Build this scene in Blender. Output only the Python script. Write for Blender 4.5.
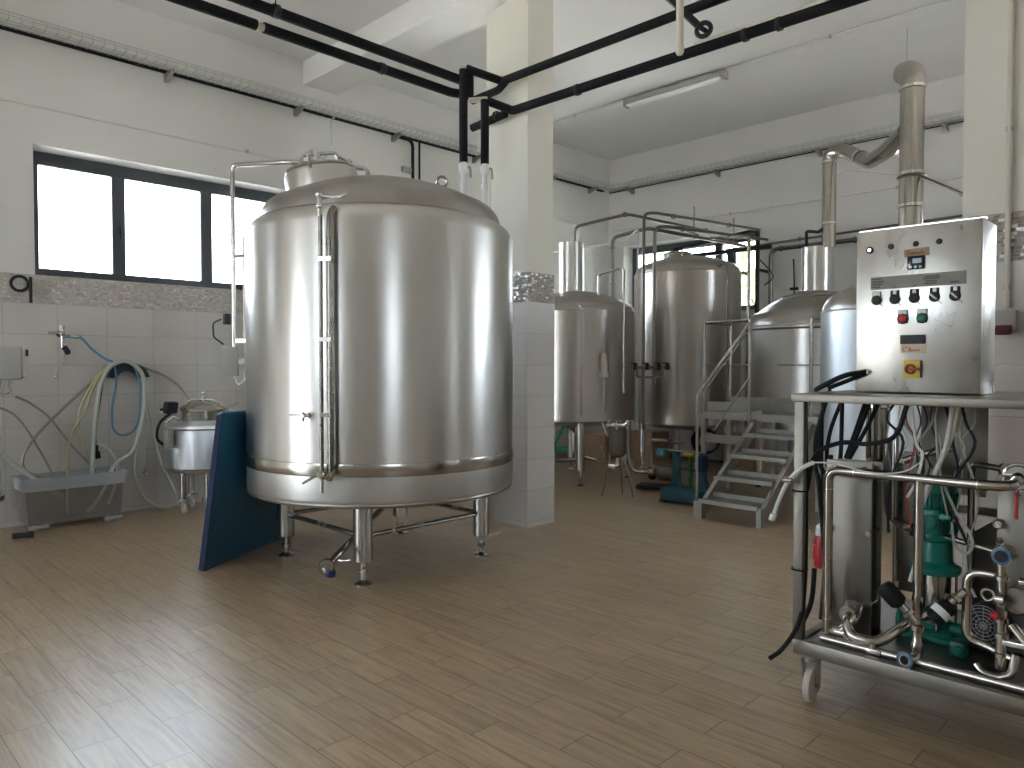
import bpy, bmesh, math, random
from mathutils import Vector, Matrix, noise
PI = math.pi
random.seed(7)
SC = bpy.context.scene
COL = SC.collection
for o in list(bpy.data.objects): bpy.data.objects.remove(o)

# ------------------------------------------------------------------ camera, sky, light, exposure
cam_d = bpy.data.cameras.new('camera'); cam = bpy.data.objects.new('camera', cam_d); COL.objects.link(cam)
cam.location = (0, 0, 1.55)
cam.rotation_euler = (math.radians(90 - 1.48), 0, math.radians(44.7))
cam_d.sensor_width = 36; cam_d.lens = 25.84; cam_d.clip_start = .05; cam_d.clip_end = 200
SC.camera = cam
SC.view_settings.view_transform = 'Standard'; SC.view_settings.look = 'None'
SC.view_settings.gamma = 1; SC.view_settings.use_curve_mapping = False
SC.view_settings.exposure = 1.3

world = bpy.data.worlds.new('sky'); SC.world = world; world.use_nodes = True
nt = world.node_tree; nt.nodes.clear()
wo = nt.nodes.new('ShaderNodeOutputWorld'); bg = nt.nodes.new('ShaderNodeBackground')
tc = nt.nodes.new('ShaderNodeTexCoord'); sp = nt.nodes.new('ShaderNodeSeparateXYZ'); rp = nt.nodes.new('ShaderNodeValToRGB')
nt.links.new(tc.outputs['Generated'], sp.inputs[0]); nt.links.new(sp.outputs['Z'], rp.inputs[0])
rp.color_ramp.elements[0].position = 0; rp.color_ramp.elements[0].color = (.80, .90, 1.0, 1)
rp.color_ramp.elements[1].position = .8; rp.color_ramp.elements[1].color = (.66, .82, 1.0, 1)
nt.links.new(rp.outputs[0], bg.inputs[0]); bg.inputs[1].default_value = 6.5
nt.links.new(bg.outputs[0], wo.inputs[0])

sun = bpy.data.lights.new('sun', 'SUN'); sun.energy = 20; sun.color = (1, .95, .88); sun.angle = .01
so = bpy.data.objects.new('sun', sun); COL.objects.link(so)
so.rotation_euler = Vector((.62, -.45, 1.45)).to_track_quat('Z', 'Y').to_euler()
def portal(loc, rot, sx, sy):
    l = bpy.data.lights.new('sky_portal', 'AREA'); l.shape = 'RECTANGLE'; l.size = sx; l.size_y = sy
    l.cycles.is_portal = True
    o = bpy.data.objects.new('sky_portal', l); o.location = loc; o.rotation_euler = rot; COL.objects.link(o)

# ------------------------------------------------------------------ helpers
class MB:
    """collects shapes (world coordinates) and links them as ONE mesh object"""
    def __init__(s): s.bm = bmesh.new()
    def _m(s, vs, M):
        for v in vs: v.co = M @ v.co
    def box(s, c, size, rot=(0, 0, 0), bev=0.0):
        r = bmesh.ops.create_cube(s.bm, size=1)
        vs = r['verts']
        for v in vs: v.co = Vector((v.co.x*size[0], v.co.y*size[1], v.co.z*size[2]))
        if bev > 0:
            es = list({e for v in vs for e in v.link_edges})
            rb = bmesh.ops.bevel(s.bm, geom=es, offset=bev, segments=2, affect='EDGES', profile=.5)
            vs = list({v for f in rb['faces'] for v in f.verts} | {v for v in vs if v.is_valid})
        from mathutils import Euler
        s._m(vs, Matrix.Translation(c) @ Euler(rot).to_matrix().to_4x4()); return s
    def bb(s, x0, x1, y0, y1, z0, z1, bev=0.0):
        return s.box(((x0+x1)/2, (y0+y1)/2, (z0+z1)/2), (abs(x1-x0), abs(y1-y0), abs(z1-z0)), bev=bev)
    def bar(s, a, b, w, h=None, bev=0.0, up=(0, 0, 1)):
        """rectangular bar from a to b; w sideways, h upward"""
        a, b = Vector(a), Vector(b); h = h or w; d = (b-a); L = d.length; d.normalize()
        u = Vector(up)
        if abs(d.dot(u)) > .98: u = Vector((0, 1, 0))
        sd = d.cross(u).normalized(); u2 = sd.cross(d).normalized()
        M = Matrix((( d.x, sd.x, u2.x), (d.y, sd.y, u2.y), (d.z, sd.z, u2.z))).to_4x4()
        r = bmesh.ops.create_cube(s.bm, size=1); vs = r['verts']
        for v in vs: v.co = Vector((v.co.x*L, v.co.y*w, v.co.z*h))
        if bev > 0:
            es = list({e for v in vs for e in v.link_edges})
            rb = bmesh.ops.bevel(s.bm, geom=es, offset=bev, segments=2, affect='EDGES', profile=.5)
            vs = list({v for f in rb['faces'] for v in f.verts} | {v for v in vs if v.is_valid})
        s._m(vs, Matrix.Translation((a+b)/2) @ M); return s
    def lathe(s, prof, c=(0, 0, 0), n=32, axis=(0, 0, 1), a0=0, a1=2*PI):
        """prof: (radius, height) pairs, revolved about an axis through c"""
        q = Vector((0, 0, 1)).rotation_difference(Vector(axis).normalized()).to_matrix()
        full = abs(a1-a0-2*PI) < 1e-6; m = n if full else n+1
        rings = []
        for r, z in prof:
            if r < 1e-6: rings.append([s.bm.verts.new(Vector(c) + q @ Vector((0, 0, z)))]); continue
            rings.append([s.bm.verts.new(Vector(c) + q @ Vector((r*math.cos(a0+(a1-a0)*i/n), r*math.sin(a0+(a1-a0)*i/n), z))) for i in range(m)])
        for A, B in zip(rings, rings[1:]):
            for i in range(n):
                j = (i+1) % m
                if len(A) == 1 and len(B) == 1: continue
                if len(A) == 1: f = (A[0], B[j], B[i])
                elif len(B) == 1: f = (A[i], A[j], B[0])
                else: f = (A[i], A[j], B[j], B[i])
                try: s.bm.faces.new(f)
                except ValueError: pass
        return s
    def cyl(s, a, b, r, r2=None, n=20):
        a, b = Vector(a), Vector(b); L = (b-a).length; r2 = r if r2 is None else r2
        return s.lathe([(0, 0), (r, 0), (r2, L), (0, L)], a, n, b-a)
    def ball(s, c, r, n=16, sc=(1, 1, 1)):
        rr = bmesh.ops.create_uvsphere(s.bm, u_segments=n, v_segments=max(6, n//2), radius=r)
        s._m(rr['verts'], Matrix.Translation(c) @ Matrix.Diagonal((*sc, 1))); return s
    def torus(s, c, R, r, axis=(0, 0, 1), n=32, m=10):
        q = Vector((0, 0, 1)).rotation_difference(Vector(axis).normalized()).to_matrix()
        rings = [[s.bm.verts.new(Vector(c)+q@Vector(((R+r*math.cos(2*PI*j/m))*math.cos(2*PI*i/n), (R+r*math.cos(2*PI*j/m))*math.sin(2*PI*i/n), r*math.sin(2*PI*j/m)))) for j in range(m)] for i in range(n)]
        for i in range(n):
            for j in range(m):
                s.bm.faces.new((rings[i][j], rings[(i+1) % n][j], rings[(i+1) % n][(j+1) % m], rings[i][(j+1) % m]))
        return s
    def tube(s, pts, r, bend=.0, n=12, caps=True, steps=6):
        """swept round tube along a polyline with rounded corners"""
        P = [Vector(p) for p in pts]; path = [P[0]]
        for i in range(1, len(P)-1):
            a, b, c = P[i-1], P[i], P[i+1]; d1 = (a-b); d2 = (c-b)
            t = min(bend, d1.length*.49, d2.length*.49)
            if t < 1e-4: path.append(b); continue
            p0 = b + d1.normalized()*t; p2 = b + d2.normalized()*t
            for k in range(steps+1):
                u = k/steps; path.append(p0*(1-u)**2 + b*2*u*(1-u) + p2*u*u)
        path.append(P[-1]); s._sweep(path, r, n, caps); return s
    def curve(s, pts, r, n=8, sub=6, caps=True):
        """smooth Catmull-Rom tube through points (hoses and cables)"""
        P = [Vector(p) for p in pts]; P = [2*P[0]-P[1]] + P + [2*P[-1]-P[-2]]; path = []
        for i in range(1, len(P)-2):
            a, b, c, d = P[i-1], P[i], P[i+1], P[i+2]
            for k in range(sub):
                t = k/sub
                path.append(.5*((2*b)+(c-a)*t+(2*a-5*b+4*c-d)*t*t+(3*b-a-3*c+d)*t**3))
        path.append(P[-2]); s._sweep(path, r, n, caps); return s
    def _sweep(s, path, r, n, caps):
        pts = [path[0]]
        for p in path[1:]:
            if (p-pts[-1]).length > 1e-5: pts.append(p)
        T = []
        for i in range(len(pts)):
            a = pts[max(0, i-1)]; b = pts[min(len(pts)-1, i+1)]; T.append((b-a).normalized())
        u = Vector((0, 0, 1)) if abs(T[0].z) < .9 else Vector((1, 0, 0))
        u = (u - T[0]*u.dot(T[0])).normalized(); rings = []
        for i, p in enumerate(pts):
            u = (u - T[i]*u.dot(T[i]))
            u = u.normalized() if u.length > 1e-6 else T[i].orthogonal().normalized()
            w = T[i].cross(u); k = 1.0
            if 0 < i < len(pts)-1:
                cs = max(.6, ((pts[i]-pts[i-1]).normalized()).dot(T[i])); k = 1/cs
            rings.append([s.bm.verts.new(p+(u*math.cos(2*PI*j/n)+w*math.sin(2*PI*j/n))*r*min(k, 1.2)) for j in range(n)])
        for A, B in zip(rings, rings[1:]):
            for j in range(n): s.bm.faces.new((A[j], A[(j+1) % n], B[(j+1) % n], B[j]))
        if caps: s.bm.faces.new(rings[0][::-1]); s.bm.faces.new(rings[-1])
    def prism(s, poly, v):
        """closed polygon (list of points) extruded along vector v"""
        a = [s.bm.verts.new(p) for p in poly]; b = [s.bm.verts.new(Vector(p)+Vector(v)) for p in poly]
        s.bm.faces.new(a[::-1]); s.bm.faces.new(b); n = len(a)
        for i in range(n): s.bm.faces.new((a[i], a[(i+1) % n], b[(i+1) % n], b[i]))
        return s
    def build(s, name, m, parent=None, label=None, angle=35, loc=None):
        bm = s.bm; bmesh.ops.recalc_face_normals(bm, faces=bm.faces)
        if parent is not None:
            off = Vector(); q = parent
            while q is not None: off += q.location; q = q.parent
        else:
            if loc is None:
                xs = [v.co for v in bm.verts]
                lo = [min(v[i] for v in xs) for i in range(3)]; hi = [max(v[i] for v in xs) for i in range(3)]
                loc = ((lo[0]+hi[0])/2, (lo[1]+hi[1])/2, lo[2])
            off = Vector(loc)
        for v in bm.verts: v.co -= off
        me = bpy.data.meshes.new(name); bm.to_mesh(me); bm.free()
        me.shade_smooth(); me.set_sharp_from_angle(angle=math.radians(angle))
        me.materials.append(m); o = bpy.data.objects.new(name, me); COL.objects.link(o)
        if parent is not None: o.parent = parent
        else: o.location = loc
        if label: o['label'] = label
        return o

def tag(o, label, cat, group=None, kind=None):
    o['label'] = label; o['category'] = cat
    if group: o['group'] = group
    if kind: o['kind'] = kind
    return o
def thing(name, label, cat, loc, group=None):
    o = bpy.data.objects.new(name, None); o.empty_display_size = .1; COL.objects.link(o)
    o.location = loc; return tag(o, label, cat, group)
def struct(name, mb, m, label=None):
    o = mb.build(name, m, loc=(0, 0, 0)); o['kind'] = 'structure'; o['label'] = label or name.replace('_', ' ')
    o['category'] = name.split('_')[0]; return o

# ------------------------------------------------------------------ materials
def newmat(name):
    m = bpy.data.materials.new(name); m.use_nodes = True; nt = m.node_tree
    return m, nt, nt.nodes['Principled BSDF']
def N(nt, t, **k):
    n = nt.nodes.new(t)
    for a, b in k.items(): setattr(n, a, b)
    return n
def simple(name, col, rough=.5, metal=0, var=.0, scale=8, bump=0, spec=None, trans=0):
    m, nt, b = newmat(name); b.inputs['Base Color'].default_value = (*col, 1)
    b.inputs['Roughness'].default_value = rough; b.inputs['Metallic'].default_value = metal
    if trans: b.inputs['Transmission Weight'].default_value = trans
    if var or bump:
        t = N(nt, 'ShaderNodeTexCoord'); n = N(nt, 'ShaderNodeTexNoise'); n.inputs['Scale'].default_value = scale; n.inputs['Detail'].default_value = 5
        nt.links.new(t.outputs['Object'], n.inputs['Vector'])
        if var:
            mx = N(nt, 'ShaderNodeMix', data_type='RGBA'); mx.inputs[6].default_value = (*[c*(1-var) for c in col], 1); mx.inputs[7].default_value = (*[min(1, c*(1+var)) for c in col], 1)
            nt.links.new(n.outputs['Fac'], mx.inputs[0]); nt.links.new(mx.outputs[2], b.inputs['Base Color'])
        if bump:
            bu = N(nt, 'ShaderNodeBump'); bu.inputs['Strength'].default_value = bump; bu.inputs['Distance'].default_value = .01
            nt.links.new(n.outputs['Fac'], bu.inputs['Height']); nt.links.new(bu.outputs[0], b.inputs['Normal'])
    return m
def steel(name, col, rough, stretch=(40, 40, .6), var=.10, aniso=0, rvar=.06, bump=.0):
    m, nt, b = newmat(name); b.inputs['Metallic'].default_value = 1
    t = N(nt, 'ShaderNodeTexCoord'); mp = N(nt, 'ShaderNodeMapping'); mp.inputs['Scale'].default_value = stretch
    n = N(nt, 'ShaderNodeTexNoise'); n.inputs['Scale'].default_value = 1; n.inputs['Detail'].default_value = 4
    nt.links.new(t.outputs['Object'], mp.inputs[0]); nt.links.new(mp.outputs[0], n.inputs['Vector'])
    mx = N(nt, 'ShaderNodeMix', data_type='RGBA'); mx.inputs[6].default_value = (*[c*(1-var) for c in col], 1); mx.inputs[7].default_value = (*[min(1, c*(1+var)) for c in col], 1)
    nt.links.new(n.outputs['Fac'], mx.inputs[0]); nt.links.new(mx.outputs[2], b.inputs['Base Color'])
    mr = N(nt, 'ShaderNodeMapRange'); mr.inputs[3].default_value = rough-rvar; mr.inputs[4].default_value = rough+rvar
    nt.links.new(n.outputs['Fac'], mr.inputs[0]); nt.links.new(mr.outputs[0], b.inputs['Roughness'])
    if aniso:
        b.inputs['Anisotropic'].default_value = aniso; b.inputs['Anisotropic Rotation'].default_value = .25
        tg = N(nt, 'ShaderNodeTangent', direction_type='RADIAL', axis='Z'); nt.links.new(tg.outputs[0], b.inputs['Tangent'])
    if bump:
        bu = N(nt, 'ShaderNodeBump'); bu.inputs['Strength'].default_value = bump; bu.inputs['Distance'].default_value = .01
        nt.links.new(n.outputs['Fac'], bu.inputs['Height']); nt.links.new(bu.outputs[0], b.inputs['Normal'])
    return m
M = {}
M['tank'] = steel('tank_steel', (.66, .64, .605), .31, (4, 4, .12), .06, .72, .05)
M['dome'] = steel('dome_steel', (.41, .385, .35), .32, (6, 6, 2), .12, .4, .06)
M['tank_pale'] = steel('pale_tank_steel', (.82, .86, .90), .42, (5, 5, .12), .06, .6)
M['tank_warm'] = steel('warm_tank_steel', (.50, .465, .425), .34, (5, 5, .12), .12, .75)
M['steel'] = steel('polished_steel', (.46, .43, .38), .20, (10, 10, 10), .1)
M['pipe'] = steel('pipe_steel', (.55, .52, .48), .22, (8, 8, 8), .12)
M['pipe_dark'] = steel('tarnished_pipe_steel', (.23, .20, .175), .32, (8, 8, 8), .15)
M['satin'] = steel('satin_steel', (.26, .24, .205), .46, (3, 3, 14), .14)
M['cab'] = steel('cabinet_steel', (.50, .48, .44), .30, (9, 9, 5), .18, 0, .12)
M['galv'] = steel('galvanised_steel', (.44, .42, .375), .42, (20, 20, 20), .15)
M['bright'] = steel('bright_steel', (.80, .80, .78), .12, (10, 10, 10), .06)
M['black'] = simple('black_rubber', (.012, .012, .013), .55)
M['foam'] = simple('black_foam_insulation', (.010, .010, .012), .8, bump=.3, scale=60)
M['dark'] = simple('dark_metal', (.03, .03, .032), .45)
M['white'] = simple('white_plastic', (.75, .75, .72), .45)
M['cream'] = simple('cream_conduit', (.62, .57, .47), .5)
M['greybox'] = simple('grey_plastic', (.34, .325, .30), .5)
M['red'] = simple('red_plastic', (.42, .02, .025), .4)
M['green'] = simple('green_pump_paint', (.005, .165, .12), .35, var=.15)
M['teal'] = simple('teal_paint', (.012, .075, .10), .45, var=.15)
M['navy'] = simple('blue_panel_edge', (.004, .012, .055), .75)
M['bluepan'] = simple('blue_panel_face', (.022, .10, .17), .38, var=.08, scale=2)
M['bluehose'] = simple('blue_hose', (.10, .25, .40), .4)
M['yellow'] = simple('yellow_plastic', (.55, .42, .05), .45)
M['paper'] = simple('paper_tag', (.62, .50, .36), .8)
M['plate'] = simple('engraved_plate', (.20, .185, .15), .45, var=.1, scale=20)
M['ink'] = simple('ink', (.03, .03, .03), .6)
M['redink'] = simple('red_ink', (.45, .05, .02), .6)
M['display'] = simple('display_glass', (.02, .025, .03), .1)
M['frame'] = simple('window_frame_grey', (.055, .062, .07), .45)
M['wire'] = simple('galvanised_wire', (.48, .49, .47), .45, metal=.3)
M['card'] = simple('cardboard', (.34, .22, .13), .85, var=.1)
M['rust'] = simple('rusty_wheel_metal', (.55, .50, .44), .6, var=.3, scale=30)
M['white_hose'] = simple('white_hose', (.62, .62, .58), .4)
M['leaf'] = simple('leaf', (.30, .38, .12), .6, var=.4, scale=3)
M['bark'] = simple('bark', (.10, .075, .05), .9)
M['outside'] = simple('outside_ground', (.72, .70, .65), .9, var=.06, scale=.6)

for k_ in ('foam', 'black', 'dark'): M[k_].node_tree.nodes['Principled BSDF'].inputs['Specular IOR Level'].default_value = .2
def hose_mat(name, col, alpha):
    m, nt, b = newmat(name); b.inputs['Base Color'].default_value = (*col, 1); b.inputs['Roughness'].default_value = .25
    b.inputs['Alpha'].default_value = alpha; return m
M['hose'] = hose_mat('clear_hose', (.62, .64, .56), .78)
M['hose_y'] = hose_mat('yellowed_hose', (.50, .48, .28), .85)
M['hose_b'] = hose_mat('brown_hose', (.30, .26, .20), .95)
M['bin'] = hose_mat('translucent_bin_plastic', (.30, .265, .235), .40)
M['bin_rim'] = hose_mat('bin_rim_plastic', (.60, .63, .65), .5)

def glass_mat():
    m = bpy.data.materials.new('window_glass'); m.use_nodes = True; nt = m.node_tree; nt.nodes.clear()
    o = N(nt, 'ShaderNodeOutputMaterial'); t = N(nt, 'ShaderNodeBsdfTransparent'); g = N(nt, 'ShaderNodeBsdfGlossy'); g.inputs['Roughness'].default_value = .02
    f = N(nt, 'ShaderNodeFresnel'); f.inputs[0].default_value = 1.45; mx = N(nt, 'ShaderNodeMixShader')
    nt.links.new(f.outputs[0], mx.inputs[0]); nt.links.new(t.outputs[0], mx.inputs[1]); nt.links.new(g.outputs[0], mx.inputs[2]); nt.links.new(mx.outputs[0], o.inputs[0])
    return m
M['glass'] = glass_mat()

def plaster(name, col, rough=.85):
    m, nt, b = newmat(name); t = N(nt, 'ShaderNodeTexCoord')
    n = N(nt, 'ShaderNodeTexNoise'); n.inputs['Scale'].default_value = 1.3; n.inputs['Detail'].default_value = 6
    n2 = N(nt, 'ShaderNodeTexNoise'); n2.inputs['Scale'].default_value = 90
    nt.links.new(t.outputs['Object'], n.inputs['Vector']); nt.links.new(t.outputs['Object'], n2.inputs['Vector'])
    mx = N(nt, 'ShaderNodeMix', data_type='RGBA'); mx.inputs[6].default_value = (*[c*.93 for c in col], 1); mx.inputs[7].default_value = (*[c*1.04 for c in col], 1)
    nt.links.new(n.outputs['Fac'], mx.inputs[0]); nt.links.new(mx.outputs[2], b.inputs['Base Color']); b.inputs['Roughness'].default_value = rough
    bu = N(nt, 'ShaderNodeBump'); bu.inputs['Strength'].default_value = .06; bu.inputs['Distance'].default_value = .01
    nt.links.new(n2.outputs['Fac'], bu.inputs['Height']); nt.links.new(bu.outputs[0], b.inputs['Normal']); return m
M['wall'] = plaster('wall_paint', (.70, .68, .645))
M['ceil'] = plaster('ceiling_paint', (.78, .765, .74))
M['pillar'] = plaster('pillar_paint', (.72, .69, .60), .6)

def math_(nt, op, a, b=None):
    n = N(nt, 'ShaderNodeMath', operation=op)
    for i, v in enumerate((a, b)):
        if v is None: continue
        if isinstance(v, (int, float)): n.inputs[i].default_value = v
        else: nt.links.new(v, n.inputs[i])
    return n.outputs[0]

def tile_mat(name, ax, u0=0.0, col=(.55, .51, .465)):
    """wall tiles .45 x .30 with grout; a mosaic band of small stones from 2.15 to 2.43; ax = world axis running along the wall"""
    m, nt, b = newmat(name); t = N(nt, 'ShaderNodeTexCoord'); s = N(nt, 'ShaderNodeSeparateXYZ'); nt.links.new(t.outputs['Object'], s.inputs[0])
    # both horizontal axes are added so that every face of a pillar gets a running coordinate
    if ax == 'X': U = s.outputs['X']
    elif ax == 'Y': U = s.outputs['Y']
    else: U = math_(nt, 'ADD', s.outputs['X'], s.outputs['Y'])
    Z = s.outputs['Z']
    def grid(w, h, g, uo, zo, stag=False):
        u = math_(nt, 'DIVIDE', math_(nt, 'SUBTRACT', U, uo), w); v = math_(nt, 'DIVIDE', math_(nt, 'SUBTRACT', Z, zo), h)
        fv = math_(nt, 'FLOOR', v)
        if stag: 
            wn = N(nt, 'ShaderNodeTexWhiteNoise', noise_dimensions='1D'); nt.links.new(fv, wn.inputs['W']); u = math_(nt, 'ADD', u, wn.outputs['Value'])
        fu = math_(nt, 'FLOOR', u)
        cb = N(nt, 'ShaderNodeCombineXYZ'); nt.links.new(fu, cb.inputs[0]); nt.links.new(fv, cb.inputs[1])
        wn = N(nt, 'ShaderNodeTexWhiteNoise', noise_dimensions='3D'); nt.links.new(cb.outputs[0], wn.inputs['Vector'])
        du = math_(nt, 'MULTIPLY', math_(nt, 'SUBTRACT', .5, math_(nt, 'ABSOLUTE', math_(nt, 'SUBTRACT', math_(nt, 'SUBTRACT', u, fu), .5))), w)
        dv = math_(nt, 'MULTIPLY', math_(nt, 'SUBTRACT', .5, math_(nt, 'ABSOLUTE', math_(nt, 'SUBTRACT', math_(nt, 'SUBTRACT', v, fv), .5))), h)
        gr = math_(nt, 'LESS_THAN', math_(nt, 'MINIMUM', du, dv), g); return gr, wn.outputs['Value']
    g1, r1 = grid(.455, .30, .0022, u0, 2.15-3.0); g2, r2 = grid(.034, .021, .0022, 0, 2.15, True)
    tn = N(nt, 'ShaderNodeTexNoise'); tn.inputs['Scale'].default_value = 4; tn.inputs['Detail'].default_value = 8; nt.links.new(t.outputs['Object'], tn.inputs['Vector'])
    f = math_(nt, 'ADD', math_(nt, 'MULTIPLY', r1, .35), math_(nt, 'MULTIPLY', tn.outputs['Fac'], .65))
    c1 = N(nt, 'ShaderNodeMix', data_type='RGBA'); c1.inputs[6].default_value = (*[c*.88 for c in col], 1); c1.inputs[7].default_value = (*[c*1.10 for c in col], 1); nt.links.new(f, c1.inputs[0])
    c1g = N(nt, 'ShaderNodeMix', data_type='RGBA'); nt.links.new(g1, c1g.inputs[0]); nt.links.new(c1.outputs[2], c1g.inputs[6]); c1g.inputs[7].default_value = (*[c*.62 for c in col], 1)
    rp = N(nt, 'ShaderNodeValToRGB'); e = rp.color_ramp; e.interpolation = 'CONSTANT'
    e.elements[0].position = 0; e.elements[0].color = (.49, .445, .40, 1); e.elements[1].position = .38; e.elements[1].color = (.52, .475, .425, 1)
    k = e.elements.new(.62); k.color = (.55, .51, .46, 1); k = e.elements.new(.84); k.color = (.66, .63, .58, 1)
    nt.links.new(r2, rp.inputs[0])
    c2 = N(nt, 'ShaderNodeMix', data_type='RGBA'); nt.links.new(g2, c2.inputs[0]); nt.links.new(rp.outputs[0], c2.inputs[6]); c2.inputs[7].default_value = (.44, .40, .36, 1)
    band = math_(nt, 'GREATER_THAN', Z, 2.15)
    cc = N(nt, 'ShaderNodeMix', data_type='RGBA'); nt.links.new(band, cc.inputs[0]); nt.links.new(c1g.outputs[2], cc.inputs[6]); nt.links.new(c2.outputs[2], cc.inputs[7])
    nt.links.new(cc.outputs[2], b.inputs['Base Color'])
    gl = math_(nt, 'MULTIPLY', band, math_(nt, 'GREATER_THAN', r2, .30))
    nt.links.new(math_(nt, 'SUBTRACT', .34, math_(nt, 'MULTIPLY', gl, .2)), b.inputs['Roughness'])
    gg = N(nt, 'ShaderNodeMix'); nt.links.new(band, gg.inputs[0]); nt.links.new(g1, gg.inputs[2]); nt.links.new(g2, gg.inputs[3])
    bu = N(nt, 'ShaderNodeBump'); bu.invert = True; bu.inputs['Strength'].default_value = .5; bu.inputs['Distance'].default_value = .002
    cbv = N(nt, 'ShaderNodeTexWhiteNoise', noise_dimensions='1D'); nt.links.new(r2, cbv.inputs['W'])
    sv = N(nt, 'ShaderNodeVectorMath', operation='SUBTRACT'); nt.links.new(cbv.outputs['Color'], sv.inputs[0]); sv.inputs[1].default_value = (.5, .5, .5)
    sc = N(nt, 'ShaderNodeVectorMath', operation='SCALE'); nt.links.new(sv.outputs[0], sc.inputs[0]); nt.links.new(math_(nt, 'MULTIPLY', band, .55), sc.inputs['Scale'])
    ad = N(nt, 'ShaderNodeVectorMath', operation='ADD'); gn = N(nt, 'ShaderNodeNewGeometry'); nt.links.new(gn.outputs['Normal'], ad.inputs[0]); nt.links.new(sc.outputs[0], ad.inputs[1])
    nn_ = N(nt, 'ShaderNodeVectorMath', operation='NORMALIZE'); nt.links.new(ad.outputs[0], nn_.inputs[0]); nt.links.new(nn_.outputs[0], bu.inputs['Normal'])
    nt.links.new(gg.outputs[0], bu.inputs['Height']); nt.links.new(bu.outputs[0], b.inputs['Normal']); return m
M['tile_y'] = tile_mat('wall_tile_side', 'Y', 2.02); M['tile_x'] = tile_mat('wall_tile_back', 'X', -8.36); M['tile_p'] = tile_mat('wall_tile_pillar', 'XY', .24)
for n_ in M['tile_p'].node_tree.nodes:      # pillar mosaic: gloss glints and their dark contrast are put into the colours
    if n_.type == 'VALTORGB':
        for e_, c_ in zip(n_.color_ramp.elements, ((.27, .225, .185, 1), (.33, .285, .24, 1), (.44, .40, .35, 1), (.86, .85, .82, 1))): e_.color = c_

def floor_mat():
    m, nt, b = newmat('plank_tile'); t = N(nt, 'ShaderNodeTexCoord'); s = N(nt, 'ShaderNodeSeparateXYZ'); nt.links.new(t.outputs['Object'], s.inputs[0])
    W, H = .693, .1735
    v = math_(nt, 'DIVIDE', math_(nt, 'SUBTRACT', s.outputs['Y'], 1.346), H); fv = math_(nt, 'FLOOR', v)
    # every second row shifted by half a plank
    sh = math_(nt, 'MULTIPLY', math_(nt, 'MODULO', math_(nt, 'ADD', fv, 300), 2), .5)
    u = math_(nt, 'ADD', math_(nt, 'DIVIDE', math_(nt, 'ADD', s.outputs['X'], 3.65), W), sh); fu = math_(nt, 'FLOOR', u)
    cb = N(nt, 'ShaderNodeCombineXYZ'); nt.links.new(fu, cb.inputs[0]); nt.links.new(fv, cb.inputs[1])
    wn = N(nt, 'ShaderNodeTexWhiteNoise', noise_dimensions='3D'); nt.links.new(cb.outputs[0], wn.inputs['Vector']); R = wn.outputs['Value']
    du = math_(nt, 'MULTIPLY', math_(nt, 'SUBTRACT', .5, math_(nt, 'ABSOLUTE', math_(nt, 'SUBTRACT', math_(nt, 'SUBTRACT', u, fu), .5))), W)
    dv = math_(nt, 'MULTIPLY', math_(nt, 'SUBTRACT', .5, math_(nt, 'ABSOLUTE', math_(nt, 'SUBTRACT', math_(nt, 'SUBTRACT', v, fv), .5))), H)
    g = math_(nt, 'LESS_THAN', math_(nt, 'MINIMUM', du, dv), .0018)
    # grain
    mp = N(nt, 'ShaderNodeCombineXYZ'); nt.links.new(math_(nt, 'ADD', math_(nt, 'MULTIPLY', s.outputs['X'], 3.0), math_(nt, 'MULTIPLY', R, 37)), mp.inputs[0])
    nt.links.new(math_(nt, 'MULTIPLY', s.outputs['Y'], 45), mp.inputs[1]); nt.links.new(math_(nt, 'MULTIPLY', R, 11), mp.inputs[2])
    n = N(nt, 'ShaderNodeTexNoise'); n.inputs['Scale'].default_value = 1; n.inputs['Detail'].default_value = 7; n.inputs['Distortion'].default_value = .8; nt.links.new(mp.outputs[0], n.inputs['Vector'])
    n2 = N(nt, 'ShaderNodeTexNoise'); n2.inputs['Scale'].default_value = .8; n2.inputs['Detail'].default_value = 4; nt.links.new(t.outputs['Object'], n2.inputs['Vector'])
    rp = N(nt, 'ShaderNodeValToRGB'); e = rp.color_ramp
    e.elements[0].position = .28; e.elements[0].color = (.27, .178, .095, 1); e.elements[1].position = .70; e.elements[1].color = (.44, .325, .20, 1)
    k = e.elements.new(.48); k.color = (.37, .262, .155, 1); nt.links.new(n.outputs['Fac'], rp.inputs[0])
    hs = N(nt, 'ShaderNodeHueSaturation'); nt.links.new(rp.outputs[0], hs.inputs['Color'])
    nt.links.new(math_(nt, 'ADD', .80, math_(nt, 'ADD', math_(nt, 'MULTIPLY', R, .14), math_(nt, 'MULTIPLY', n2.outputs['Fac'], .22))), hs.inputs['Value'])
    hs.inputs['Saturation'].default_value = .98
    c = N(nt, 'ShaderNodeMix', data_type='RGBA'); nt.links.new(g, c.inputs[0]); nt.links.new(hs.outputs[0], c.inputs[6]); c.inputs[7].default_value = (.07, .05, .035, 1)
    nt.links.new(c.outputs[2], b.inputs['Base Color'])
    nt.links.new(math_(nt, 'ADD', .25, math_(nt, 'MULTIPLY', n2.outputs['Fac'], .16)), b.inputs['Roughness'])
    b.inputs['Specular IOR Level'].default_value = .85
    bu = N(nt, 'ShaderNodeBump'); bu.invert = True; bu.inputs['Strength'].default_value = .6; bu.inputs['Distance'].default_value = .002
    hh = math_(nt, 'SUBTRACT', g, math_(nt, 'MULTIPLY', n.outputs['Fac'], .18)); nt.links.new(hh, bu.inputs['Height']); nt.links.new(bu.outputs[0], b.inputs['Normal']); return m
M['floor'] = floor_mat()

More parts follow.
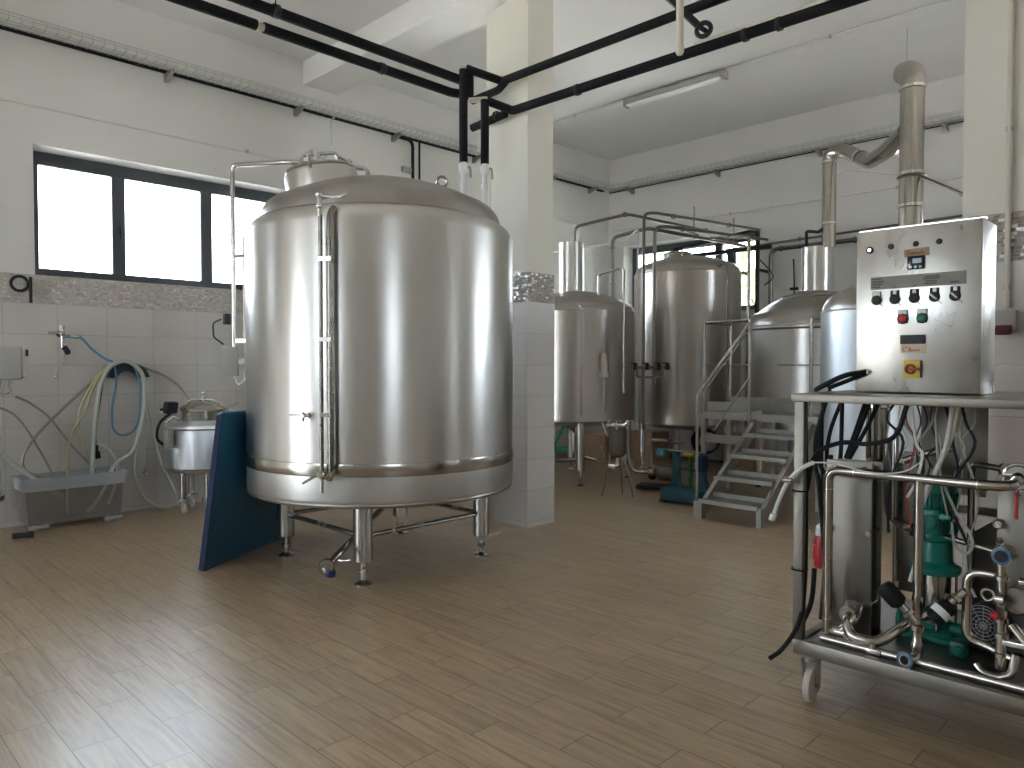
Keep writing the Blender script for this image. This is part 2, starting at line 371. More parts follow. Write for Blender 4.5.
# ------------------------------------------------------------------ the room
XL, XR, YF, YB, ZC = -8.36, 4.2, -4.6, 11.0, 5.33
TH = .46
struct('floor', MB().bb(XL-TH, XR+TH, YF-TH, YB+TH, -.12, 0), M['floor'], 'wood-look plank tile floor')
struct('ceiling', MB().bb(XL-TH, XR+TH, YF-TH, YB+TH, ZC, ZC+.2), M['ceil'], 'pale painted ceiling')
def wall(name, ax, c0, c1, a0, a1, holes, label):
    """wall slab between coordinates c0..c1 across, a0..a1 along, with rectangular holes (lo, hi, zlo, zhi)"""
    mb = MB(); cur = a0
    def slab(p, q, z0, z1):
        if q-p < 1e-4 or z1-z0 < 1e-4: return
        mb.bb(c0, c1, p, q, z0, z1) if ax == 'Y' else mb.bb(p, q, c0, c1, z0, z1)
    for lo, hi, z0, z1 in sorted(holes):
        slab(cur, lo, 0, ZC); slab(lo, hi, 0, z0); slab(lo, hi, z1, ZC); cur = hi
    slab(cur, a1, 0, ZC); return struct(name, mb, M['wall'], label)
LW = [(1.84, 4.60, 2.43, 3.70), (-3.2, -.6, 2.43, 3.70), (5.7, 8.3, 2.43, 3.70)]
BW = [(-8.02, -5.40, 2.43, 3.70), (-1.0, 3.2, 1.0, 3.70)]
FW = [(-7.4, -5.8, 0, 2.6), (-4.6, -1.6, 2.43, 3.7)]
RW = [(-2.6, -.6, 2.43, 3.7), (7.4, 9.4, 1.6, 3.7)]
wall('wall_left', 'Y', XL-TH, XL, YF-TH, YB+TH, LW, 'tall painted wall on the left with a ribbon window')
wall('wall_back', 'X', YB, YB+TH, XL, XR, BW, 'far painted wall behind the brewing vessels')
wall('wall_front', 'X', YF-TH, YF, XL, XR, FW, 'wall behind the camera with a loading door added for daylight')
wall('wall_right', 'Y', XR, XR+TH, YF-TH, YB+TH, RW, 'wall on the right side')
# beam over the pillar row
struct('trim_1', MB().bb(XL, XR, 4.75, 5.22, 5.04, ZC), M['ceil'], 'ceiling beam over the pillars')
struct('trim_2', MB().bb(XL, XR, -1.2, -.8, 5.08, ZC), M['ceil'], 'ceiling beam above the camera')
# tiled wainscots, 12 mm proud of the walls
tt = .012
struct('trim_3', MB().bb(XL, XL+tt, YF, YB, 0, 2.43), M['tile_y'], 'tiled lower part of the left wall with a mosaic band')
struct('trim_4', MB().bb(XL+tt, XR, YB-tt, YB, 0, 2.43), M['tile_x'], 'tiled lower part of the far wall')
# pillars
def pillar(n, x0, x1, label, y0=5.06, y1=5.42):
    struct('trim_%d' % n, MB().bb(x0, x1, y0, y1, 0, ZC), M['pillar'], label)
    struct('trim_%d' % (n+1), MB().bb(x0-tt, x1+tt, y0-tt, y1+tt, 0, 2.43), M['tile_p'], 'tiled casing of '+label)
pillar(5, -5.36, -4.80, 'square pillar in the middle of the hall')
pillar(7, -1.20, -.64, 'square pillar at the right behind the control cabinet')

def window(n, ax, face, lo, hi, z0, z1, mull, sgn, label):
    """aluminium window set back in its reveal; mull = positions of the mullions"""
    root = thing('window_%d' % n, label, 'window', (0, 0, 0)); root['kind'] = 'structure'
    d0, d1 = face+sgn*.28, face+sgn*.34
    def B(p, q, za, zb, e=0, mb=None):
        mb = mb or MB()
        return mb.bb(d0-e, d1+e, p, q, za, zb) if ax == 'Y' else mb.bb(p, q, d0-e, d1+e, za, zb)
    f = .10; mb = MB(); B(lo, hi, z0, z0+f, 0, mb); B(lo, hi, z1-f-.03, z1, 0, mb); B(lo, lo+f, z0+f, z1-f-.03, 0, mb); B(hi-f, hi, z0+f, z1-f-.03, 0, mb)
    for k in mull: B(k-.065, k+.065, z0+f, z1-f-.03, .004, mb)
    mb.build('window_frame', M['frame'], root)
    edges = [lo+f]+[v for k in mull for v in (k-.065, k+.065)]+[hi-f]
    for a, b in zip(edges[::2], edges[1::2]):
        pm = MB(); dm = (d0+d1)/2
        if ax == 'Y': pm.bb(dm-.004, dm+.004, a, b, z0+f, z1-f-.03)
        else: pm.bb(a, b, dm-.004, dm+.004, z0+f, z1-f-.03)
        pm.build('window_pane', M['glass'], root)
    return root
w1 = window(1, 'Y', XL, 1.84, 4.60, 2.43, 3.70, [2.69, 3.64], -1, 'ribbon window in three panes above the hoses on the left wall')
window(2, 'X', YB, -8.02, -5.40, 2.43, 3.70, [-7.15, -6.27], 1, 'window in the far wall behind the round vessels')
window(3, 'Y', XL, -3.2, -.6, 2.43, 3.70, [-2.33, -1.47], -1, 'unseen window added to the left wall for daylight')  # out of view, added to bring daylight in from the left
window(4, 'X', YB, -1.0, 3.2, 1.0, 3.70, [.4, 1.8], 1, 'unseen window added to the far wall beyond the right pillar for daylight')  # unseen opening added to brighten the back of the hall
window(5, 'X', YF, -4.6, -1.6, 2.43, 3.7, [-3.6, -2.6], -1, 'high window added behind the camera for daylight')  # never in view, made up to let daylight in from behind
window(6, 'Y', XR, -2.6, -.6, 2.43, 3.7, [-1.6], 1, 'unseen high window added to the right wall for daylight')  # added out of view as another source of daylight
window(7, 'Y', XR, 7.4, 9.4, 1.6, 3.7, [8.4], 1, 'unseen wide window added to the right wall for daylight')  # made-up opening, unseen, for more daylight at the back
mb = MB(); mb.bb(-7.4, -7.32, YF-.2, YF-.1, 0, 2.6).bb(-5.88, -5.8, YF-.2, YF-.1, 0, 2.6).bb(-7.4, -5.8, YF-.2, YF-.1, 2.52, 2.6)
struct('door_added_1', mb, M['frame'], 'frame of the open loading door added behind the camera for daylight')  # the doorway is unseen and added to let daylight in
window(8, 'Y', XL, 5.7, 8.3, 2.43, 3.70, [6.57, 7.43], -1, 'ribbon window added to the left wall for daylight, hidden behind the pillar')  # hidden window, added so daylight reaches the rear vessels
# handle on the window by the left mullion
MB().box((XL-.26, 2.69, 3.0), (.03, .02, .10), bev=.004).tube([(XL-.26, 2.69, 3.0), (XL-.23, 2.69, 3.0), (XL-.23, 2.69, 2.9)], .008, .01).build('window_handle', M['dark'], w1)
for lo, hi, z0, z1 in LW: portal((XL-.42, (lo+hi)/2, (z0+z1)/2), (0, -PI/2, 0), z1-z0, hi-lo)
for lo, hi, z0, z1 in BW: portal(((lo+hi)/2, YB+.42, (z0+z1)/2), (-PI/2, 0, 0), hi-lo, z1-z0)
for lo, hi, z0, z1 in FW: portal(((lo+hi)/2, YF-.42, (z0+z1)/2), (PI/2, 0, 0), hi-lo, z1-z0)
for lo, hi, z0, z1 in RW: portal((XR+.42, (lo+hi)/2, (z0+z1)/2), (0, PI/2, 0), z1-z0, hi-lo)
struct('floor_outside', MB().bb(-45, 40, -40, 45, -.5, -.14), M['outside'], 'concrete yard outside the hall')

def tree(x, y, h, r, label):
    t = thing('tree', label, 'tree', (x, y, -.14), None)
    mb = MB().cyl((x, y, -.14), (x, y, h*.55), .12, .07, 8); rnd = random.Random(int(x*31+y*7))
    for k in range(5):
        a = rnd.random()*6.28; mb.cyl((x, y, h*.4), (x+math.cos(a)*r*.5, y+math.sin(a)*r*.5, h*.7), .05, .02, 6)
    mb.build('trunk', M['bark'], t); mb = MB()
    for k in range(1500):
        v = Vector((rnd.gauss(0, 1), rnd.gauss(0, 1), rnd.gauss(0, 1))).normalized()*(rnd.random()**.4); p = Vector((x, y, h*.68))+Vector((v.x*r, v.y*r, v.z*h*.34))
        n1 = Vector((rnd.gauss(0, 1), rnd.gauss(0, 1), rnd.gauss(0, 1))).normalized()*.13; n2 = n1.orthogonal().normalized()*.06
        mb.bm.faces.new([mb.bm.verts.new(p+q) for q in (-n1, -n2, n1, n2)])
    mb.build('foliage', M['leaf'], t)
tree(-6.6, 14.6, 4.3, 1.5, 'green leafy tree seen through the far window beside the big vessel')

# ------------------------------------------------------------------ vessels
def arc_dome(R, h, rc, z0, n=8):
    """shallow dished head: knuckle of radius rc then a flat crown"""
    pts = []
    for i in range(n+1):
        a = i/n*PI*.40; pts.append((R-rc+rc*math.cos(a), z0+rc*math.sin(a)))
    r1, z1 = pts[-1]
    for i in range(1, 11):
        u = i/10; pts.append((r1*(1-u), z1+(h-(z1-z0))*(1-(1-u)**2)))
    return pts

def make_leg(root, x, y, z1, r, zb=.17, brace=None):
    l = MB().cyl((x, y, zb), (x, y, z1), r, n=28).torus((x, y, zb), r-.008, .008, n=28, m=6).build('leg', M['satin2'], root)
    MB().cyl((x, y, .02), (x, y, zb+.01), r*.30, n=12).cyl((x, y, .07), (x, y, .10), r*.5, n=6).lathe([(0, .0), (r*.95, 0), (r*.95, .008), (r*.4, .03), (0, .03)], (x, y, 0), 24).build('foot', M['steel'], l)
    return l
M['satin2'] = steel('leg_steel', (.50, .48, .44), .26, (6, 6, .6), .12)

# --- the big tank
CX, CY = -4.93, 3.5
t = thing('storage_tank', 'large cylindrical stainless steel tank on four legs in front of the middle pillar', 'tank', (CX, CY, 0))
R = 1.05
MB().lathe([(R, .88), (R, 2.53), (R-.006, 2.56), (R-.022, 2.59), (R-.055, 2.625), (R-.085, 2.645), (R-.11, 2.655)], (CX, CY, 0), 128).build('shell', M['tank'], t, 'brushed shell')
MB().lathe([(R+.004, .795), (R+.008, .81), (R+.008, .87), (R+.004, .885), (R-.004, .888)], (CX, CY, 0), 128).build('band', M['bright2'] if 'bright2' in M else M['steel'], t, 'shiny band low on the tank')
M['skirt'] = steel('skirt_steel', (.60, .60, .58), .42, (5, 5, .3), .05, .4)
MB().lathe([(R-.03, .585), (R-.01, .60), (R, .63), (R, .80)], (CX, CY, 0), 128).build('skirt', M['skirt'], t, 'paler matt skirt under the band')
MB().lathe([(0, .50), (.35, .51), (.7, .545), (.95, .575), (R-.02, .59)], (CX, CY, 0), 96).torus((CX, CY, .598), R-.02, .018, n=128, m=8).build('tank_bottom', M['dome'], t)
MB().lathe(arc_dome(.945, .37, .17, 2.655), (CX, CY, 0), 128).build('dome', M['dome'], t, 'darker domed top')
legs = [(CX+a*.55, CY+b*.57) for a, b in ((-1, -1), (1, -1), (1, 1), (-1, 1))]
for x, y in legs: make_leg(t, x, y, .60, .068)
for (xa, ya), (xb, yb) in zip(legs, legs[1:]+legs[:1]):
    MB().cyl((xa, ya, .34), (xb, yb, .34), .0185, n=12).build('brace', M['satin2'], t)
# manway
mc = Vector((-5.20, 3.12, 2.955)); ax = Vector((-.10, -.13, 1)).normalized()
w = MB().lathe([(.285, -.06), (.285, .10), (.275, .115), (.245, .115), (.245, .10)], mc, 48, ax).build('manway_neck', M['tank'], t)
lid = MB().lathe([(.262, .118), (.270, .13), (.262, .148), (.2, .165), (.1, .175), (0, .178)], mc, 48, ax).build('manway_lid', M['steel'], w)
def on_ax(a, r, h):
    u = ax.orthogonal().normalized(); v = ax.cross(u); return mc+u*math.cos(a)*r+v*math.sin(a)*r+ax*h
for k in range(3):
    hm = MB()
    a = k*2*PI/3+.5; p0 = on_ax(a, .285, .09); p1 = on_ax(a, .25, .20); p2 = on_ax(a, .17, .25)
    hm.cyl(p0, p1, .012).ball(p1, .024, 10).cyl(p1, p2, .013)
    hm.build('clamp', M['steel'], w)
MB().tube([on_ax(.3, .16, .17), on_ax(.3, .15, .27), on_ax(3.4, .12, .27), on_ax(3.4, .13, .17)], .014, .04).build('lid_handle', M['steel'], lid)
MB().cyl(on_ax(0, 0, .17), on_ax(0, 0, .28), .03).cyl(on_ax(0, 0, .22), on_ax(0, 0, .235), .05).build('relief_valve', M['bright'], lid)
# spray pipe from the dome round the left side
cp = MB().tube([(-5.02, 3.42, 3.03), (-5.02, 3.42, 3.13), (-5.40, 2.92, 3.16), (-5.94, 2.72, 3.20), (-5.94, 2.72, 1.60)], .019, .055).build('cleaning_pipe', M['pipe'], t)
MB().tube([(-5.91, 2.80, 2.62), (-5.91, 2.80, 1.45)], .012, .0).build('cable_conduit', M['galv'], t)
for z in (2.45, 1.75): MB().bar((-5.94, 2.72, z), (-5.70, 2.86, z), .012, .03).build('pipe_bracket', M['steel'], cp)
bx = MB().box((-5.97, 2.70, 1.58), (.11, .13, .24), (0, 0, -.5), bev=.008).bar((-5.93, 2.74, 1.58), (-5.74, 2.84, 1.58), .04, .05).build('terminal_box', M['greybox'], t, 'small grey terminal box')
MB().tube([(-5.94, 2.72, 1.46), (-5.92, 2.74, 1.38), (-5.88, 2.78, 1.42), (-5.86, 2.80, 1.50)], .006, .03, 6).build('cable', M['white'], bx)
MB().box((-5.98, 2.68, 1.93), (.05, .05, .09), bev=.006).tube([(-6.02, 2.65, 1.93), (-6.07, 2.60, 1.90), (-6.06, 2.60, 1.78), (-6.0, 2.66, 1.72)], .007, .03, 6).build('pressure_switch', M['dark'], cp)
# level glass, two upright tubes
M['tube_dark'] = steel('dull_tube_steel', (.27, .245, .215), .28, (8, 8, 8), .1)
sa = math.atan2(-.86, .56); 
def ts(a, r, z, da=0): return (CX+math.cos(a+da)*r, CY+math.sin(a+da)*r, z)
lg = MB().tube([ts(sa, R+.055, .84), ts(sa, R+.055, 2.54)], .0145, n=16).build('level_tube', M['tube_dark'], t)
MB().tube([ts(sa, R-.01, 2.60, .06), ts(sa, R+.05, 2.54, .058), ts(sa, R+.05, .86, .058)], .020, .03, n=16).build('level_rail', M['tube_dark'], t)
for z in (2.25, 1.72, 1.22): MB().bar(ts(sa, R+.055, z, -.008), ts(sa, R+.055, z, .068), .03, .028).build('tube_clamp', M['pipe'], lg)
MB().ball(ts(sa, R+.07, 2.67), .022, 12).ball(ts(sa, R+.07, 2.595), .020, 12).cyl(ts(sa, R+.06, 2.53), ts(sa, R+.06, 2.69), .012).tube([ts(sa, R+.05, 2.66), ts(sa, R-.03, 2.67, .06), ts(sa, R-.12, 2.71, .11)], .014, .03).build('vent_fitting', M['bright'], lg)
MB().cyl(ts(sa, R-.02, .82), ts(sa, R+.09, .82), .020).cyl(ts(sa, R+.02, .82), ts(sa, R+.035, .82), .036).ball(ts(sa, R+.055, .82), .032, 12).cyl(ts(sa, R+.055, .82), ts(sa, R+.055, .70), .013).tube([ts(sa, R+.06, .82, -.02), ts(sa, R+.12, .79, -.06), ts(sa, R+.13, .77, -.09)], .010, .02).cyl(ts(sa, R+.03, .84, .058), ts(sa, R+.09, .80, .058), .026).build('drain_valve', M['pipe'], lg)
va = sa-.125
MB().cyl(ts(va, R-.01, 1.21), ts(va, R+.07, 1.21), .013).lathe([(0, 0), (.022, 0), (.022, .012), (0, .012)], ts(va, R, 1.21), 16, (math.cos(va), math.sin(va), 0)).bar(ts(va, R+.05, 1.215, .0), ts(va, R+.06, 1.215, -.09), .012, .014).cyl(ts(va, R+.055, 1.235), ts(va, R+.055, 1.17), .011).build('sampling_valve', M['pipe'], t)
# lifting eyes
for ex, ey in ((-4.62, 3.86), (-5.45, 4.0)):
    MB().cyl((ex, ey, 2.90), (ex, ey, 3.0), .014).torus((ex, ey, 3.035), .040, .011, (-.75, .65, .1), 24, 8).build('lifting_eye', M['steel'], t)
# faint stencil marks above the band on the left (illegible dashes)
mk = MB()
for a0, a1 in ((-2.62, -2.595), (-2.575, -2.53), (-2.49, -2.465), (-2.455, -2.44)):
    n = 4
    for i in range(n):
        a = a0+(a1-a0)*i/n; b = a0+(a1-a0)*(i+1)/n
        mk.bar(ts(a, R+.0015, .955), ts(b, R+.0015, .955), .002, .012)
mk.build('marking', M['ink'], t, 'small worn black marks')
# outlet pipe and valve
op = MB().tube([(-4.93, 3.5, .54), (-4.93, 3.5, .40), (-4.82, 3.34, .36), (-4.32, 2.62, .215)], .026, .08, 16).build('outlet_pipe', M['pipe'], t)
d = (Vector((-4.32, 2.62, .215))-Vector((-4.82, 3.34, .36))).normalized(); e = Vector((-4.32, 2.62, .215))
v = MB().lathe([(0, -.05), (.045, -.05), (.052, -.04), (.052, .0), (.045, .01), (.030, .01), (.030, -.02), (0, -.02)], e+d*.04, 28, (.8, -.58, .15)).build('butterfly_valve', M['steel'], op)
MB().bar(e+Vector((.02, .03, .02)), e+Vector((.13, .08, .03)), .014, .012, .003).ball(e+Vector((.12, .08, .03)), .014, 10).build('valve_handle', M['bright'], v)
MB().lathe([(0, 0), (.03, 0), (.034, .02), (.03, .045), (0, .045)], e+d*.01+Vector((.03, 0, -.075)), 16, (0, 0, 1)).build('cap', simple('blue_cap', (.02, .03, .10), .4), v)

# --- generic back vessels
def vessel(name, label, cx, cy, R, z0, z1, zd, shell, dome, ls, lr, group=None, seg=96, chim=None, cap=None, knuck=.16, ring=True):
    t = thing(name, label, 'tank', (cx, cy, 0), group)
    MB().lathe([(R-.02, z0), (R, z0+.02), (R, z1-.01), (R-.01, z1)], (cx, cy, 0), seg).build('shell', shell, t)
    MB().lathe([(0, z0-.12), (R*.5, z0-.08), (R-.04, z0), (R-.02, z0)], (cx, cy, 0), seg).torus((cx, cy, z0+.01), R-.01, .014, n=seg, m=6).build('tank_bottom', M['dome'], t)
    prof = arc_dome(R-.01, zd-z1, knuck, z1)
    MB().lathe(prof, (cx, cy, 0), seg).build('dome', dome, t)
    if ring: MB().torus((cx, cy, z1), R-.004, .010, n=seg, m=6).build('weld_ring', shell, t)
    for a, b in ((-1, -1), (1, -1), (1, 1), (-1, 1)): make_leg(t, cx+a*ls, cy+b*ls, z0-.01, lr, .20)
    return t
M['tank_b'] = M['tank_warm']
# B: vessel right behind the pillar, with a wide steel stack
tb = vessel('brew_kettle', 'steel kettle with a wide round steel stack just right of the middle pillar', -6.48, 7.79, .80, .82, 2.26, 2.56, M['tank_b'], M['dome'], .50, .055, knuck=.12)
MB().lathe([(.17, 2.50), (.17, 3.22), (.165, 3.225), (0, 3.225)], (-6.56, 7.79, 0), 48).build('stack', M['tank'], tb, 'wide round steel stack')
MB().torus((-6.56, 7.79, 2.54), .172, .01, n=48, m=6).build('stack_ring', M['steel'], tb)
MB().tube([(-6.02, 7.70, 2.44), (-6.02, 7.70, 2.74), (-5.58, 7.66, 2.79), (-5.58, 7.66, 1.2)], .016, .06).build('spray_pipe', M['pipe'], tb)
MB().tube([(-5.93, 7.20, 2.30), (-5.85, 7.16, 2.25), (-5.86, 7.16, .92)], .012, .03, 8).build('level_tube', M['bright'], tb)
MB().lathe([(0, 0), (.095, 0), (.09, .03), (.06, .08), (.06, .27), (.045, .30), (0, .30)], (-5.70, 7.42, 1.40), 24).torus((-5.70, 7.42, 1.40), .09, .010, n=24, m=6).cyl((-5.70, 7.42, 1.41), (-5.70, 7.42, .95), .012).build('level_pot', M['tank_warm'], tb)
pm = MB().tube([(-6.3, 7.4, .74), (-6.1, 7.3, .70), (-6.1, 7.3, .40), (-5.9, 7.5, .32)], .024, .06).build('outlet_pipe', M['pipe'], tb)
MB().cyl((-6.05, 7.3, .33), (-6.22, 7.1, .33), .03).build('valve', M['pipe_dark'], pm)
# C: tall vessel in front of the far window
tcv = vessel('fermentation_tank', 'tall warm grey steel tank in front of the far window', -5.83, 9.57, .77, .70, 2.87, 3.15, M['tank_warm'], M['dome'], .46, .05, knuck=.15)
MB().lathe([(.20, -.02), (.20, .05), (.16, .07), (0, .075)], (-5.95, 9.5, 3.145), 32).torus((-5.95, 9.5, 3.19), .20, .012, n=32, m=6).build('manway_lid', M['satin'], tcv)
MB().tube([(-5.75, 9.3, 3.1), (-5.75, 9.3, 3.22), (-5.2, 9.3, 3.24)], .012, .03).build('vent_pipe', M['pipe'], tcv)
MB().tube([(-5.12, 9.2, 2.90), (-5.02, 9.2, 2.92), (-4.98, 9.2, 2.80), (-4.98, 9.2, .9)], .014, .04).build('side_pipe', M['pipe_dark'], tcv)
# D: low wide kettle behind the platform with stub stack and slim flue
td = vessel('mash_kettle', 'low wide steel kettle with a short broad stack behind the stair platform', -3.82, 9.31, .84, .75, 2.03, 2.50, M['tank'], M['dome2'] if 'dome2' in M else M['dome'], .5, .055, knuck=.20)
MB().torus((-3.82, 9.31, 1.99), .845, .014, n=96, m=8).build('rim', M['pipe_dark'], td, 'dark rim line')
MB().torus((-3.80, 9.31, 2.40), .42, .012, n=64, m=6).build('dome_ring', M['steel'], td)
MB().tube([(-3.92, 9.25, 3.02), (-3.92, 9.25, 3.24), (-3.74, 9.2, 3.20), (-3.70, 9.2, 3.24)], .02, .03).build('bent_vent', M['dark'], td)
MB().lathe([(.19, 2.44), (.19, 3.02), (.18, 3.03), (0, 3.03)], (-3.80, 9.31, 0), 48).build('stack', M['tank'], td)
MB().tube([(-4.05, 9.2, 2.45), (-4.05, 9.2, 2.62), (-4.06, 9.2, 2.9)], .010).cyl((-4.10, 9.2, 2.52), (-4.0, 9.2, 2.52), .02).build('sensor', M['dark'], td)
fl = MB().tube([(-3.64, 9.25, 3.0), (-3.64, 9.25, 4.17), (-3.42, 9.16, 4.13), (-2.96, 8.62, 3.80), (-2.66, 8.2, 3.76), (-2.30, 7.70, 3.80)], .082, .13, 28, steps=8).build('flue_pipe', M['flue'] if 'flue' in M else M['steel'], td, 'slim polished flue with elbows')
for p, a in (((-3.64, 9.25, 4.05), (0, 0, 1)), ((-3.64, 9.25, 3.3), (0, 0, 1)), ((-3.12, 8.80, 3.92), (.6, -.7, -.4)), ((-2.6, 8.15, 3.78), (.5, -.8, 0))): MB().lathe([(.082, -.02), (.092, -.015), (.092, .015), (.082, .02)], p, 28, a).build('flue_ring', M['bright'], fl)
# E: pale tank at the right, half behind the cabinet, tall chimney
te = vessel('pale_tank', 'pale bluish steel tank behind the control cabinet with a tall chimney', -2.26, 7.61, .75, .55, 2.06, 2.42, M['tank_pale'], M['dome'], .45, .05, knuck=.2)
ch = MB().tube([(-2.23, 7.6, 2.35), (-2.23, 7.6, 4.30), (-2.36, 7.80, 4.38)], .105, .10, 32, steps=8).build('chimney', M['steel'], te, 'tall polished chimney')
for z in (3.05, 3.35, 4.15): MB().lathe([(.105, -.02), (.117, -.015), (.117, .015), (.105, .02)], (-2.23, 7.6, z), 32).build('chimney_ring', M['bright'], ch)
MB().tube([(-2.30, 7.66, 4.36), (-2.30, 7.66, 4.75)], .004).build('stay_wire', M['wire'], ch)
MB().tube([(-2.14, 7.55, 3.30), (-1.72, 7.3, 3.02)], .018).torus((-2.23, 7.6, 3.32), .12, .01, n=24, m=6).build('stay_rod', M['pipe_dark'], ch)
# ------------------------------------------------------------------ cable trays on the walls
def tray(label, a, b, inward, brackets, cables):
    """wire mesh tray running from a to b along a wall; inward = unit vector into the room"""
    a, b, w = Vector(a), Vector(b), Vector(inward); d = (b-a).normalized(); L = (b-a).length
    t = thing('cable_tray', label, 'cable tray', a, 'wire cable trays under the ceiling'); mb = MB(); up = Vector((0, 0, 1)); W, Hh = .30, .06
    for off in (w*.03, w*.10, w*.17, w*.24, w*.03+up*Hh, w*(.03+W-.03)+up*Hh, w*.3+up*.03, w*.03+up*.03): mb.bar(a+off, b+off, .006)
    k = 0
    while k*.10 < L:
        p = a+d*k*.10; mb.bar(p+w*.03+up*Hh, p+w*.03, .005).bar(p+w*.03, p+w*.3, .005).bar(p+w*.3, p+w*.3+up*Hh, .005); k += 1
    mb.build('mesh_basket', M['wire'], t)
    for s_ in brackets:
        p = a+d*s_
        MB().prism([p-d*.02-up*.012, p-d*.02+w*.21-up*.012, p-d*.02+w*.21-up*.03, p-d*.02+w*.05-up*.10, p-d*.02-up*.10], d*.04).build('bracket', M['galv'], t)
    for i, (o1, o2, r) in enumerate(cables): MB().tube([a+w*o1+up*o2, b+w*o1+up*o2], r, n=8).build('cable', M['black'], t)
    return t
tray('wire mesh cable tray along the left wall above the ribbon window', (XL, -2.0, 4.72), (XL, 10.75, 4.72), (1, 0, 0), [1.6, 3.4, 5.09, 6.63, 8.1, 9.6, 11.3, 12.4], [(.045, -.012, .011), (.06, .012, .010), (.075, -.010, .009)])
tray('wire mesh cable tray along the far wall behind the chimneys', (-8.30, YB-.012, 4.72), (XR-.1, YB-.012, 4.72), (0, -1, 0), [.5, 2.2, 3.85, 5.5, 7.2, 9.0], [(.045, -.012, .009), (.06, .01, .008)])
# cables dropping from the tray behind the big tank
MB().curve([(XL+.05, 6.55, 4.72), (XL+.045, 6.75, 4.70), (XL+.04, 6.85, 4.55), (XL+.04, 6.86, 4.2), (XL+.04, 6.86, 2.5)], .02, 8)
dc = thing('cable_drop', 'two black cables running down the left wall behind the big tank', 'cable', (XL, 6.5, 2.4))
MB().tube([(XL+.045, 6.15, 4.70), (XL+.045, 6.42, 4.70), (XL+.045, 6.42, 2.5)], .022, .10, 8).build('cable', M['black'], dc)
MB().tube([(XL+.03, 6.55, 4.70), (XL+.03, 6.55, 2.5)], .014, 0, 8).build('cable', M['black'], dc)
MB().bb(XL+.0, XL+.05, 6.25, 6.42, 4.24, 4.32, .005).build('cable_clip', M['galv'], dc)
# thin conduits
def conduit(label, pts, r, clips, m='galv'):
    t = thing('conduit', label, 'conduit', pts[0], 'thin conduits on the walls and ceiling')
    MB().tube(pts, r, .05, 10).build('pipe', M[m], t)
    for c in clips: MB().box(c, (.035, .035, .035), bev=.006).build('pipe_clip', M['galv'], t)
    return t
M['cond'] = simple('pale_conduit', (.66, .63, .58), .6)
conduit('thin pale conduit along the left wall above the ribbon window', [(XL+.015, -3, 4.07), (XL+.015, 10.98, 4.03)], .008, [(XL+.02, y, 4.065) for y in (1.0, 4.0, 7.0)], 'cond')
conduit('thin pale conduit along the far wall above the window', [(-8.3, YB-.015, 4.0), (XR-.1, YB-.015, 4.0)], .014, [(-5.9, YB-.015, 4.0), (-3.4, YB-.015, 4.0)], 'cond')
conduit('thin conduit on the ceiling leading to both ends of the fluorescent lamp', [(-8.3, 8.62, ZC-.02), (XR-.1, 8.62, ZC-.02)], .014, [(-7.2, 8.62, ZC-.02), (-3.4, 8.62, ZC-.02)], 'cond')
conduit('cream conduit running down the right pillar to a socket', [(-.96, 5.02, ZC-.3), (-.96, 5.02, 1.88)], .016, [(-.96, 5.025, 2.9), (-.96, 5.025, 2.0)], 'cream')
sk = thing('wall_socket', 'small grey splash-proof socket on the right pillar below the conduit', 'socket', (-.96, 5.05, 1.74))
MB().bb(-1.02, -.90, 4.955, 5.045, 1.745, 1.865, .01).build('box', M['greybox'], sk)
MB().box((-.96, 4.96, 1.755), (.08, .07, .045), (.5, 0, 0), .006).build('socket_outlet', simple('dark_red', (.10, .02, .02), .5), sk)
# fluorescent lamp
fl = thing('fluorescent_lamp', 'slim fluorescent batten lamp fixed to the ceiling right of the middle pillar', 'lamp', (-5.5, 8.62, 5.2))
MB().bb(-6.25, -4.72, 8.56, 8.68, 5.225, 5.30, .012).build('housing', M['greybox'], fl)
MB().bb(-6.22, -4.75, 8.565, 8.675, 5.195, 5.226, .014).build('diffuser', simple('lamp_diffuser', (.82, .82, .80), .3), fl, 'white translucent cover')
for x in (-6.25, -4.72): MB().box((x, 8.62, 5.25), (.03, .13, .11), bev=.01).build('end_cap', M['greybox'], fl)

# ------------------------------------------------------------------ black insulated pipes
bp = thing('insulated_pipe', 'upper of the two black insulated pipes hung across the ceiling at the left', 'pipe', (-5.25, -3, 4.2), 'black insulated pipes under the ceiling')
MB().tube([(-5.24, -3.5, 4.24), (-5.24, 4.72, 4.22), (-5.24, 4.72, 4.36)], .042, .02, 14).cyl((-5.24, 4.72, 4.24), (-5.24, 4.72, 4.08), .042).build('insulation', M['foam'], bp)
for y in (-.5, 2.75): MB().lathe([(.042, -.03), (.052, -.02), (.052, .02), (.042, .03)], (-5.24, y, 4.23), 20, (0, 1, 0)).build('pipe_clamp', M['dark'], bp)
MB().cyl((-5.24, 2.75, 4.27), (-5.24, 2.75, ZC), .005, n=8).build('hanger_rod', M['dark'], bp)
MB().cyl((-5.24, 4.72, 4.36), (-5.24, 4.72, 4.385), .026).build('bare_end', M['cream'], bp)
bp = thing('insulated_pipe', 'lower of the two black insulated pipes hung across the ceiling at the left', 'pipe', (-5.5, -3, 4.2), 'black insulated pipes under the ceiling')
MB().tube([(-5.50, -3.5, 4.20), (-5.50, 2.72, 4.20)], .042, 0, 14).build('insulation', M['foam'], bp)
MB().tube([(-5.50, 2.78, 4.20), (-5.50, 4.72, 4.20), (-5.42, 4.90, 4.20)], .042, .04, 14).build('insulation', M['foam'], bp)
MB().cyl((-5.50, 2.70, 4.20), (-5.50, 2.80, 4.20), .03).build('bare_joint', M['cream'], bp)
for y in (.5, 3.9): MB().lathe([(.042, -.03), (.050, -.02), (.050, .02), (.042, .03)], (-5.50, y, 4.20), 20, (0, 1, 0)).build('pipe_clamp', M['dark'], bp)
